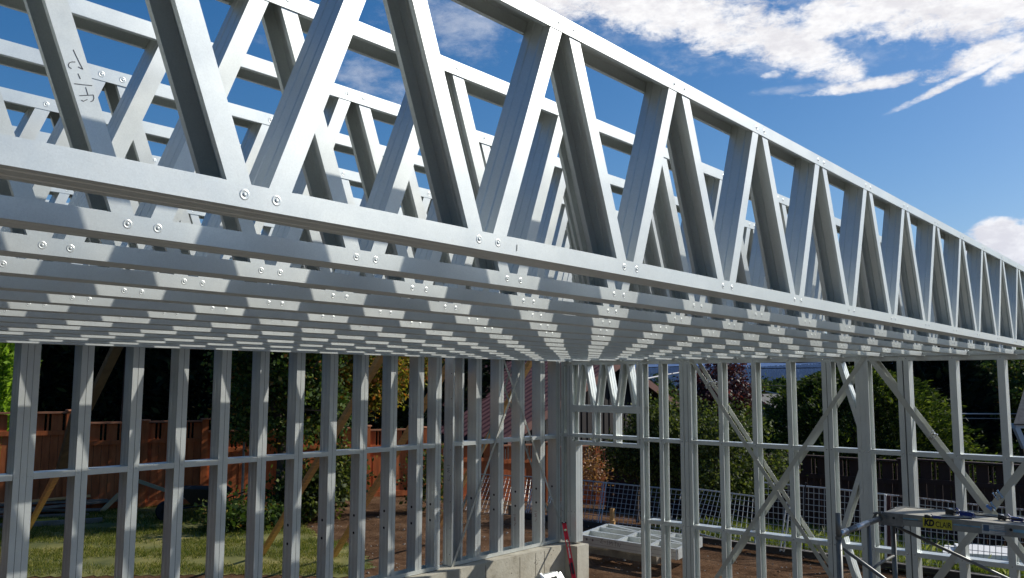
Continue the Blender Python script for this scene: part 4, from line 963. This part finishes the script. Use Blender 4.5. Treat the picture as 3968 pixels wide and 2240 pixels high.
# ================================================================ TREES
rng=np.random.default_rng(11)
def leaves(cent,n_,size,spread,flat=.0,droop=0.0,elong=1.5,seed=0,needle=False,nrm_bias=None):
    """n_ small leaf faces scattered round cluster centres -> (verts, faces)"""
    r=np.random.default_rng(seed); C=np.array(cent); idx=r.integers(0,len(C),n_)
    P=C[idx]+r.normal(size=(n_,3))*np.array(spread)
    a=r.normal(size=(n_,3)); a[:,2]=a[:,2]*(1-flat)-droop; a/=np.linalg.norm(a,axis=1)[:,None]
    b=r.normal(size=(n_,3)); b-=a*np.sum(a*b,1)[:,None]; b/=np.linalg.norm(b,axis=1)[:,None]
    s=size*r.uniform(.55,1.3,(n_,1)); l=a*s*elong; w=b*s*.5
    nn=np.cross(a,b)*s*.12
    v=np.stack([P-l*.5,P+w+nn,P+l*.5,P-w+nn],1).reshape(-1,3)
    f=np.arange(n_*4).reshape(-1,4); return v,f
def npmesh(name,v,f,m,parent):
    me=bpy.data.meshes.new(name); me.vertices.add(len(v)); me.vertices.foreach_set('co',np.asarray(v,dtype=np.float32).ravel())
    k=f.shape[1]; me.loops.add(f.size); me.loops.foreach_set('vertex_index',f.ravel().astype(np.int32))
    me.polygons.add(len(f)); me.polygons.foreach_set('loop_start',(np.arange(len(f))*k).astype(np.int32)); me.polygons.foreach_set('loop_total',np.full(len(f),k,dtype=np.int32))
    me.update(calc_edges=True); me.materials.append(m); o=bpy.data.objects.new(name,me); COL.objects.link(o); o.parent=parent; return o
def limb(mb,p,q,r0,r1,rr,bend=.12,n_=6):
    p=V(p); q=V(q); L=(q-p).length; pts=[]; o=V((rr.uniform(-1,1),rr.uniform(-1,1),rr.uniform(-.4,.4)))*bend*L
    for i in range(n_+1): t=i/n_; pts.append(p+(q-p)*t+o*math.sin(math.pi*t))
    mb.tube(pts,[r0+(r1-r0)*i/n_ for i in range(n_+1)],7); return pts
def broadleaf(name,label,base,top,rad,m,nl=9000,size=.07,seed=0,trunk_h=.35,tr=.10,bark=BARK,group='trees and bushes round the yard',low=0.0,ncl=60,offset=(0,0),spread=.16):
    """base (x,y,z); crown ellipsoid centred above; rad=(rx,ry,rz)"""
    rr=random.Random(seed); th=thing(name,label,'tree',base,group)
    rx,ry,rz=rad; cz=top-base[2]-rz; mb=MB(); c=V((offset[0],offset[1],cz)); tips=[]
    fork=V((offset[0]*.4,offset[1]*.4,max(.25,(cz-rz)*.8+.25+trunk_h*rz)))
    limb(mb,(0,0,-.1),fork,tr,tr*.7,rr,.06)
    for i in range(9):
        u=rr.uniform(-.25,.9); a=6.283*i/9+rr.uniform(-.3,.3); w=math.sqrt(1-u*u)*.72
        q=c+V((rx*w*math.cos(a),ry*w*math.sin(a),rz*u*.75)); pts=limb(mb,fork,q,tr*.45,tr*.12,rr)
        for k in range(4):
            s=pts[3+k%3]; q2=q+V((rr.gauss(0,rx*.3),rr.gauss(0,ry*.3),rr.gauss(0,rz*.25))); limb(mb,s,q2,tr*.14,tr*.03,rr,.1,4); tips.append(q2)
    anchored_local(mb,'trunk',bark,th)
    cl=[]
    while len(cl)<ncl:
        p=V((rr.gauss(0,1),rr.gauss(0,1),rr.gauss(0,1))).normalized()*(rr.random()**.33)*rr.uniform(.75,1.08)
        if p.z<-.85+low: continue
        cl.append((c.x+p.x*rx,c.y+p.y*ry,c.z+p.z*rz))
    cl+= [tuple(t) for t in tips]
    v,f=leaves(cl,nl,size,(spread,spread,spread*.8),flat=.2,droop=.25,seed=seed)
    npmesh('crown',v,f,m,th); return th
def anchored_local(mb,name,m,th): return mb.build(name,m,th,True)
def conifer(name,label,base,h,r,m,nl=14000,size=.09,seed=0,group='dark conifers beyond the fences',shape='cone',tipm=None,bare=.05,core=None):
    rr=np.random.default_rng(seed); th=thing(name,label,'tree',base,group)
    mb=MB(); mb.tube([(0,0,-.2),(.02,0,h*.5),(0,0,h*.95)],[r*.09+.05,r*.06+.03,.02],8); anchored_local(mb,'trunk',BARK,th)
    t=rr.uniform(bare,1,nl)
    if shape=='cone': R_=r*(1-t)**.75*(.88+.24*np.sin(t*h*5.0))+.05
    elif shape=='column': R_=r*np.minimum(1,(1-t)*4)**.6*np.minimum(1,(t+.12)*5)**.5
    else: R_=r*np.sqrt(np.clip(1-((t-.42)/.58)**2*np.where(t>.42,1,.45),0,1))
    a=rr.uniform(0,2*np.pi,nl); lump=1+.12*np.sin(a*5+t*9+seed)+.10*np.sin(a*11-t*17)+.05*np.sin(a*23+t*41)
    k=1-rr.random(nl)**2.2*.45; k=k*np.where(rr.random(nl)<.06,rr.uniform(1.0,1.13,nl),1)*(1+(.07*np.sin(a*37+t*61)+.05*np.sin(a*71-t*90))*(1 if shape=='round' else .4))
    P=np.stack([np.cos(a)*R_*lump*k,np.sin(a)*R_*lump*k,t*h],1)
    out=np.stack([np.cos(a),np.sin(a),np.full(nl,.35 if shape!='cone' else -.1)],1)+rr.normal(size=(nl,3))*.5
    out/=np.linalg.norm(out,axis=1)[:,None]; b=rr.normal(size=(nl,3)); b-=out*np.sum(out*b,1)[:,None]; b/=np.linalg.norm(b,axis=1)[:,None]
    s=size*rr.uniform(.6,1.5,(nl,1)); v=np.stack([P-out*s,P+b*s*.4,P+out*s*1.3,P-b*s*.4],1).reshape(-1,3)
    npmesh('crown',v,np.arange(nl*4).reshape(-1,4),m,th)
    return th
def place(px,D,z=None):
    p=at_d(px,1480,D); zz=gh(p.x,p.y) if z is None else z; return (p.x,p.y,zz)
def ztop(px,py,D): return at_d(px,py,D).z
GC='dark conifers beyond the orange fence'
darkl=['beyond the far left fence, behind the first stud bay','behind the second stud bay','behind the upright brown board','behind the fourth stud bay','behind the fifth stud bay left of the maple','behind the left side of the maple','behind the middle of the maple','behind the turning tree','right of the turning tree by the red roof']
for i,px in enumerate((150,300,455,600,750,900,1080,1270,1440)):
    b=place(px,22.6+.9*(i%2)); hh_=ztop(px,930+40*(i%3),20.8)-b[2]
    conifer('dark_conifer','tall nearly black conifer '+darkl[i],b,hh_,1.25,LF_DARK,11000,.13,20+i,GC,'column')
for i,(x,y,h_,r_) in enumerate(((-9,16,8.5,2.2),(-11,11,9,2.4),(-12,6,8.5,2.4),(-12.5,1,8,2.4),(-10,-5,8.5,2.3),(-4,17.5,8,2.0),(0.5,19.5,7.5,1.8))):  # unseen trees, added to darken what the left-facing steel reflects
    conifer('dark_conifer',('first','second','third','fourth','fifth','sixth','seventh')[i]+' unseen dark conifer added past the left edge to darken steel reflections',(x,y,0),h_,r_,LF_DARK,6000,.26,90+i,'unseen conifers added past the left edge','column')
b=place(-45,19.4); conifer('bright_conifer','sunlit yellow-green conifer at the far left edge above the fence',b,ztop(0,1050,19.6)-b[2],.80,LF_BRIGHT,12000,.09,3,None,'column')
b=gxy(1085,2010); broadleaf('maple_tree','big leafy green maple with a leaning grey trunk, in front of the orange fence',(b[0],b[1],0),ztop(1080,960,15.6),(1.15,1.3,2.1),LF_MAPLE,26000,.06,5,.3,.11,ncl=85,low=0)
b=gxy(1395,1960); broadleaf('maple_tree','maple with leaves turning orange, just left of the red metal roof',(b[0],b[1],0),ztop(1380,1000,17),(1.3,1.3,1.75),LF_ORANGE,27000,.06,6,.5,.10,ncl=80,low=.1)
b=gxy(935,1975); broadleaf('slim_birch','slim pale-stemmed young tree rising above the lower fence left of the maple',(b[0],b[1],0),ztop(930,1330,17),(.55,.55,1.1),LF_MAPLE,2600,.07,7,.7,.03,bark=BARKP,ncl=28)
b=gxy(1290,2010); broadleaf('leafy_shrub','green fern-like shrub at the foot of the fence right of the maple',(b[0],b[1],0),1.35,(.42,.4,.6),LF_APPLE,2600,.06,8,.0,.02,ncl=26)
b=gxy(960,2050); broadleaf('leafy_shrub','dark low branches trailing on the grass below the wheelbarrow',(b[0],b[1],0),.42,(.85,.5,.22),LF_MAPLE,2600,.06,9,.0,.02,ncl=30,low=.3)
b=gxy(1190,2020); broadleaf('leafy_shrub','sunlit leafy bush at the base of the maple trunk',(b[0],b[1],0),1.0,(.5,.45,.5),LF_APPLE,3600,.065,10,.0,.02,ncl=34)
b=gxy(1660,1985); broadleaf('leafy_shrub','small green shrub glimpsed left of the wide lettered stud',(b[0],b[1],-.1),1.25,(.35,.4,.65),LF_APPLE,1500,.06,12,.0,.02,ncl=20)
b=at_d(2560,1990,16.6); broadleaf('apple_tree','apple tree right of the doorway, in front of the dark shed',(b.x,b.y,-.25),ztop(2570,1535,16.6),(.66,.7,1.0),LF_APPLE,13000,.045,13,.2,.07,ncl=60,group='apple trees behind the mesh')
b=at_d(2478,1990,17.2); broadleaf('apple_tree','low apple branches at the right side of the doorway',(b.x,b.y,-.35),ztop(2430,1690,17.2),(.50,.5,.5),LF_APPLE,6000,.045,14,.1,.05,ncl=30,group='apple trees behind the mesh')
b=at_d(2790,1990,16.2); broadleaf('apple_tree','apple tree behind the upper arm of the strap X',(b.x,b.y,-.3),ztop(2790,1585,16.2),(.85,.9,.95),LF_APPLE,17000,.045,15,.2,.08,ncl=60,group='apple trees behind the mesh')
b=place(2795,25,-1.2); broadleaf('plum_tree','purple-leaved plum tree rising behind the apple trees',b,ztop(2800,1385,25),(1.05,1.0,1.5),LF_PLUM,15000,.065,16,.3,.1,ncl=70,spread=.2)
b=gxy(2300,1990); broadleaf('dry_bush','dry orange-brown weeds in front of the fence inside the doorway',(b[0],b[1],-.1),ztop(2270,1785,17),(.20,.2,.42),LF_WEED,800,.045,17,.1,.012,ncl=22)
b=place(3315,21.0,-.55); conifer('round_cedar','big rounded dark green cedar with sunlit tips, behind the strap X',b,ztop(3320,1425,21)-b[2],2.22,LF_CEDAR,90000,.045,18,None,'round')
for px,D,yt,l in ((1660,27,1180,'behind the fence just left of the red metal roof'),(1800,33,1220,'rising behind the far end of the red metal roof'),(1960,36,1250,'half hidden above the ridge of the red metal roof')):
    b=place(px,D,-1.0); conifer('dark_conifer','tall dark conifer '+l,b,ztop(px,yt,D)-b[2],1.9,LF_DARK,11000,.15,int(px),GC,'column')
GD='dark conifers beyond the brown fence'
for i,(px,D,yt,r_,l) in enumerate(((3330,27,1340,1.0,'peeping over the big rounded cedar'),(3500,26,1300,1.25,'right of the rounded cedar crown'),(3640,25.5,1290,1.15,'between two studs above the plank'),(3800,30,1290,1.8,'behind the topiary hedge'),(3950,29,1290,1.6,'above the shingled roof at the right edge'),(4140,30,1280,1.9,'past the right edge of the picture'))):
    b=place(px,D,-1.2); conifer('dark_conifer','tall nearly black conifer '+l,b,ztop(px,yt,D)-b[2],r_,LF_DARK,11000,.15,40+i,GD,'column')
b=place(3935,25,-1); broadleaf('sunlit_tree','leafy tree with sunlit branches at the right edge under the wall top',b,ztop(3930,1330,25),(1.0,1.0,1.3),LF_MAPLE,5000,.08,50,.3,.08,ncl=40)
for i,(px,l) in enumerate(((3748,'leftmost, beside the third stud from the right'),(3815,'middle one, between two studs'),(3875,'right one, touching the next stud'))):
    b=place(px,27,-1.0); conifer('topiary_bush','clipped round green topiary bush on the hedge, '+l,b,ztop(px,1660,27)-b[2],.30,LF_HEDGE,5000,.05,60+i,'clipped topiary bushes','round')
b=place(3820,26,-1.2); th=thing('clipped_hedge','low clipped hedge under the three topiary bushes','hedge',b)
cl=[(rng.uniform(-1.2,1.4)*RT.x+rng.uniform(-.3,.3),rng.uniform(-1.2,1.4)*RT.y+rng.uniform(-.3,.3),rng.uniform(.1,1)*(ztop(3820,1712,26)-b[2])) for _ in range(90)]
cl=[(t*RT.x+e,t*RT.y+f_,z_) for t,e,f_,z_ in zip(rng.uniform(-1.3,1.6,120),rng.uniform(-.3,.3,120),rng.uniform(-.3,.3,120),rng.uniform(.1,1,120)*(ztop(3820,1712,26)-b[2]))]
v,f=leaves(cl,11000,.05,(.12,.12,.08),seed=66); npmesh('foliage',v,f,LF_HEDGE,th)

# house at the right edge
hz=at_d(3925,1640,22); hs=thing('shingled_house','corner of a house with grey shingle roof and white eave at the right edge','house',(hz.x+1.5,hz.y-2,-1))
e1=at_d(3927,1642,22); ezz=e1.z; 
mb=MB(); ax=RT; bx=V((FW.x,FW.y,0)).normalized(); E0=V((e1.x,e1.y,ezz)); slope=1.05
def HP(u,w,h): return E0+V((RT.x,RT.y,0))*u+bx*w+V((0,0,h))
for i in range(12):
    u0=i*.16; z0=i*.16*1.1; 
    a=[HP(u0,u0,z0),HP(5,u0,z0),HP(5,u0+.17,z0+.187),HP(u0+.17,u0+.17,z0+.187)]; a2=[p+V((0,0,-.03)) for p in a]
    a=[p-bx*.012*1 for p in a]
    mb.quadmesh(a+a2,[(0,1,2,3),(7,6,5,4),(0,4,5,1),(3,2,6,7),(0,3,7,4)])
anchored(mb,'roof',SHING,hs)
mb=MB(); mb.bar(HP(.08,.08,-.06),HP(5,.08,-.06),.06,.12); mb.bar(HP(.08,.08,-.06),HP(.08,.6,-.06),.06,.12); mb.bar(HP(.12,.1,-.1),HP(.34,.14,-.62),.1,.14); anchored(mb,'eave_trim',WTRIM,hs)
mb=MB(); P=[HP(.5,.3,-.12),HP(5,.3,-.12),HP(5,.9,-.12),HP(1.0,.9,-.12)]; mb.quadmesh(P+[V((p.x,p.y,-1.6)) for p in P],[(0,1,2,3),(0,4,5,1),(3,7,4,0)]); anchored(mb,'walls',BROWNSIDE,hs)

# poles and wires
pp=place(2652,60,gh(*place(2652,60)[:2])); ut=thing('utility_pole','dark utility pole with a crossarm, seen just left of the panel joint','utility pole',pp)
mb=MB(); mb.tube([(0,0,0),(0,0,ztop(2652,1378,60)-pp[2]+.6)],[.17,.13],8); anchored_local(mb,'pole',POLE,ut)
mb=MB(); c=at_d(2640,1398,60)-V(pp); mb.bar(c-RT*.6+UP*.4,c+RT*.35-UP*.25,.12,.12); anchored_local(mb,'crossarm',mat('grey_crossarm',(.3,.3,.3),.8),ut)
def wire(label,pts,m=WIRED,r=.012,name='overhead_wire'):
    P=[at_d(*p) for p in pts]; th=thing(name,label,'wire',tuple(P[0]),'overhead wires'); mb=MB(); mb.tube(P,r,5); anchored(mb,'strand',m,th)
wire('pale double service cable sagging left from the utility pole',[(2150,1475,38),(2512,1466,45),(2580,1452,52),(2650,1441,60)],WIRE,.045)
wire('thin dark wire high in front of the distant hills left of the pole',[(2500,1400,60),(2652,1405,60),(2900,1404,58),(3300,1408,56)],WIRED,.03)
wire('thin dark wire crossing the middle of the distant forest ridge',[(2500,1424,60),(2652,1420,60),(2960,1428,58),(3300,1424,56)],WIRED,.03)
wire('thin dark wire over the valley right of the plum tree',[(2500,1478,60),(2700,1479,60),(2960,1493,60),(3060,1496,60),(3300,1503,60)],WIRED,.03)
wire('pale cable dropping right past the plum tree to the cedar',[(2650,1470,58),(2800,1485,40),(2920,1505,32),(3000,1524,28),(3100,1535,26)],WIRE,.02)
wire('pair of bright cables crossing the dark trees at right',[(3600,1598,23),(3735,1603,23),(3900,1604,23),(4100,1600,23)],mat('bright_cable',(.6,.6,.6),.6),.014)
wire('lower thin bright cable crossing the dark trees at right',[(3600,1619,23),(3735,1621,23),(3900,1622,23),(4100,1620,23)],mat('bright_cable_thin',(.45,.45,.45),.6),.008)
# near roof of a neighbour in the dip
nb=at_d(2985,1540,55); nh=thing('neighbour_house','small grey-roofed house down the slope left of the cedar','house',(nb.x,nb.y,gh(nb.x,nb.y)))
zr=ztop(2960,1526,55)-nh.location.z; mb=MB(); mb.box((0,0,(zr-1.2)/2),(5,4,zr-1.2)); mb.build('walls',mat('pale_siding',(.3,.3,.27),.8),nh)
mb=MB(); mb.quadmesh([(-3,-2.5,zr-1.3),(3,-2.5,zr-1.3),(3,2.5,zr-1.3),(-3,2.5,zr-1.3),(-3,0,zr),(3,0,zr)],[(0,1,5,4),(2,3,4,5),(0,4,3),(1,2,5),(0,3,2,1)]); mb.build('roof',SHING,nh)
# valley trees
GV='trees down in the valley'
for i,(px,yt,D,r_,l) in enumerate(((2975,1466,95,1.7,'pale green tree in the valley just right of the plum tree'),(3035,1474,80,1.5,'pale green tree in the valley touching the cedar'),(2600,1500,75,1.9,'round olive tree in the valley left of the utility pole'),(2520,1490,110,2.2,'dark valley tree over the shed roof'),(2560,1470,150,3,'far valley tree between the first two studs right of the door'),(2945,1490,120,2.4,'dark valley tree at the edge of the plum tree'),(3010,1500,70,1.3,'low olive valley bush over the grey roof'),(2615,1520,60,1.2,'bush at the foot of the utility pole'))):
    b=place(px,D); top_=ztop(px,yt,D); mm=LF_CEDAR if i in(0,1,2,6,7) else LF_HEDGE
    broadleaf('valley_tree',l,(b[0],b[1],top_-r_*2.4),top_,(r_,r_,r_),mm,2600,.26*D/90,70+i,.1,.12,ncl=34,group=GV,spread=.3*r_/1.7)
# far land: forest ridge and mountains 
def ridge(name,D,pts,depth,m,bump,seed,step,base=-60,tagk='structure'):
    """a long hill with real depth; pts: (px, top py)"""
    r=np.random.default_rng(seed); a0,a1=pts[0][0],pts[-1][0]; nn_=int((a1-a0)/step); mb=MB(); rows=[]
    for j,(dd,hf) in enumerate(((0,.0),(.35,.62),(.7,.93),(1,1),(1.5,.7),(2.2,0))):
        row=[]
        for i in range(nn_+1):
            px=a0+(a1-a0)*i/nn_; py=np.interp(px,[p[0] for p in pts],[p[1] for p in pts]); t=at_d(px,py,D)
            q=at_d(px,1480,D+depth*(dd-1)); h=base+(t.z-base)*hf+(r.normal()*bump if hf>.3 else 0); row.append((q.x,q.y,h))
        rows.append(row)
    k=nn_+1; mb.quadmesh([p for row in rows for p in row],[(j*k+i,j*k+i+1,(j+1)*k+i+1,(j+1)*k+i) for j in range(len(rows)-1) for i in range(nn_)])
    return tag(mb.build(name,m,None,True),kind=tagk)
hm=mat('forest_hill',(.022,.032,.022),.95,scale=.004,amt=.4,spec=0)
ridge('hill',5000,[(-4000,1470),(1500,1452),(2000,1440),(2500,1436),(2700,1431),(2950,1432),(3100,1424),(3250,1419),(3500,1423),(4200,1425),(8000,1440)],1800,hm,6.0,1,9)
ridge('hills',13000,[(-5000,1440),(0,1420),(2000,1402),(2500,1403),(2700,1405),(3000,1400),(3300,1394),(3800,1390),(4300,1400),(9000,1430)],3500,mat('far_mountain',(.05,.06,.06),.95,scale=.0015,amt=.4,spec=0),12,2,30)
# far-off wood on the ridge and valley floor, seen as one mass
r=np.random.default_rng(8); N_=9000
px=r.uniform(2300,3450,N_); D_=np.where(r.random(N_)<.45,260*(4.6**r.random(N_)),r.uniform(3300,5050,N_))
vs=[]
for a_,dd in zip(px,D_):
    p=at_d(a_,1480,dd); g_=gh(p.x,p.y)
    if dd>3000:
        py=np.interp(a_,[2000,2500,2700,2950,3100,3250,3500],[1440,1436,1431,1432,1424,1419,1423]); tz=at_d(a_,py,5000).z
        t_=(dd-3200)/1800; g_=-60+(tz+60)*np.interp(dd,[3200,3830,4460,5000,5100],[0,.62,.93,1,.98])-6; s=r.uniform(9,17)
    else:
        s=r.uniform(2.5,5.5)
        if (math.sin(p.x*.021)+math.sin(p.y*.017+p.x*.008))<-.1: continue
    w=s*r.uniform(.35,.6)
    for q in range(3):
        an_=q*1.05+r.uniform(0,1); c_,s_=math.cos(an_)*w,math.sin(an_)*w
        vs+=[(p.x-c_,p.y-s_,g_-2),(p.x+c_,p.y+s_,g_-2),(p.x+c_*.35,p.y+s_*.35,g_+s*1.5),(p.x-c_*.35,p.y-s_*.35,g_+s*1.5)]
vs=np.array(vs); o=npmesh('far_wood',vs,np.arange(len(vs)).reshape(-1,4),FARF,None); tag(o,'far-off wooded valley and forest ridge fading to blue under the hills','forest',kind='stuff')
# ================================================================ haze
hb=MB(); hb.b2((-17500,-17500,-62),(17500,17500,520)); hz_=bpy.data.materials.new('pale_air'); hz_.use_nodes=True
t=hz_.node_tree; t.nodes.remove(t.nodes['Principled BSDF']); pv=t.nodes.new('ShaderNodeVolumePrincipled')
pv.inputs['Color'].default_value=(.30,.50,1.0,1); pv.inputs['Density'].default_value=6.0e-5; pv.inputs['Anisotropy'].default_value=0.1
t.links.new(pv.outputs[0],t.nodes['Material Output'].inputs['Volume'])
tag(hb.build('haze',hz_),'pale air between the yard and the distant blue hills','haze',kind='stuff')
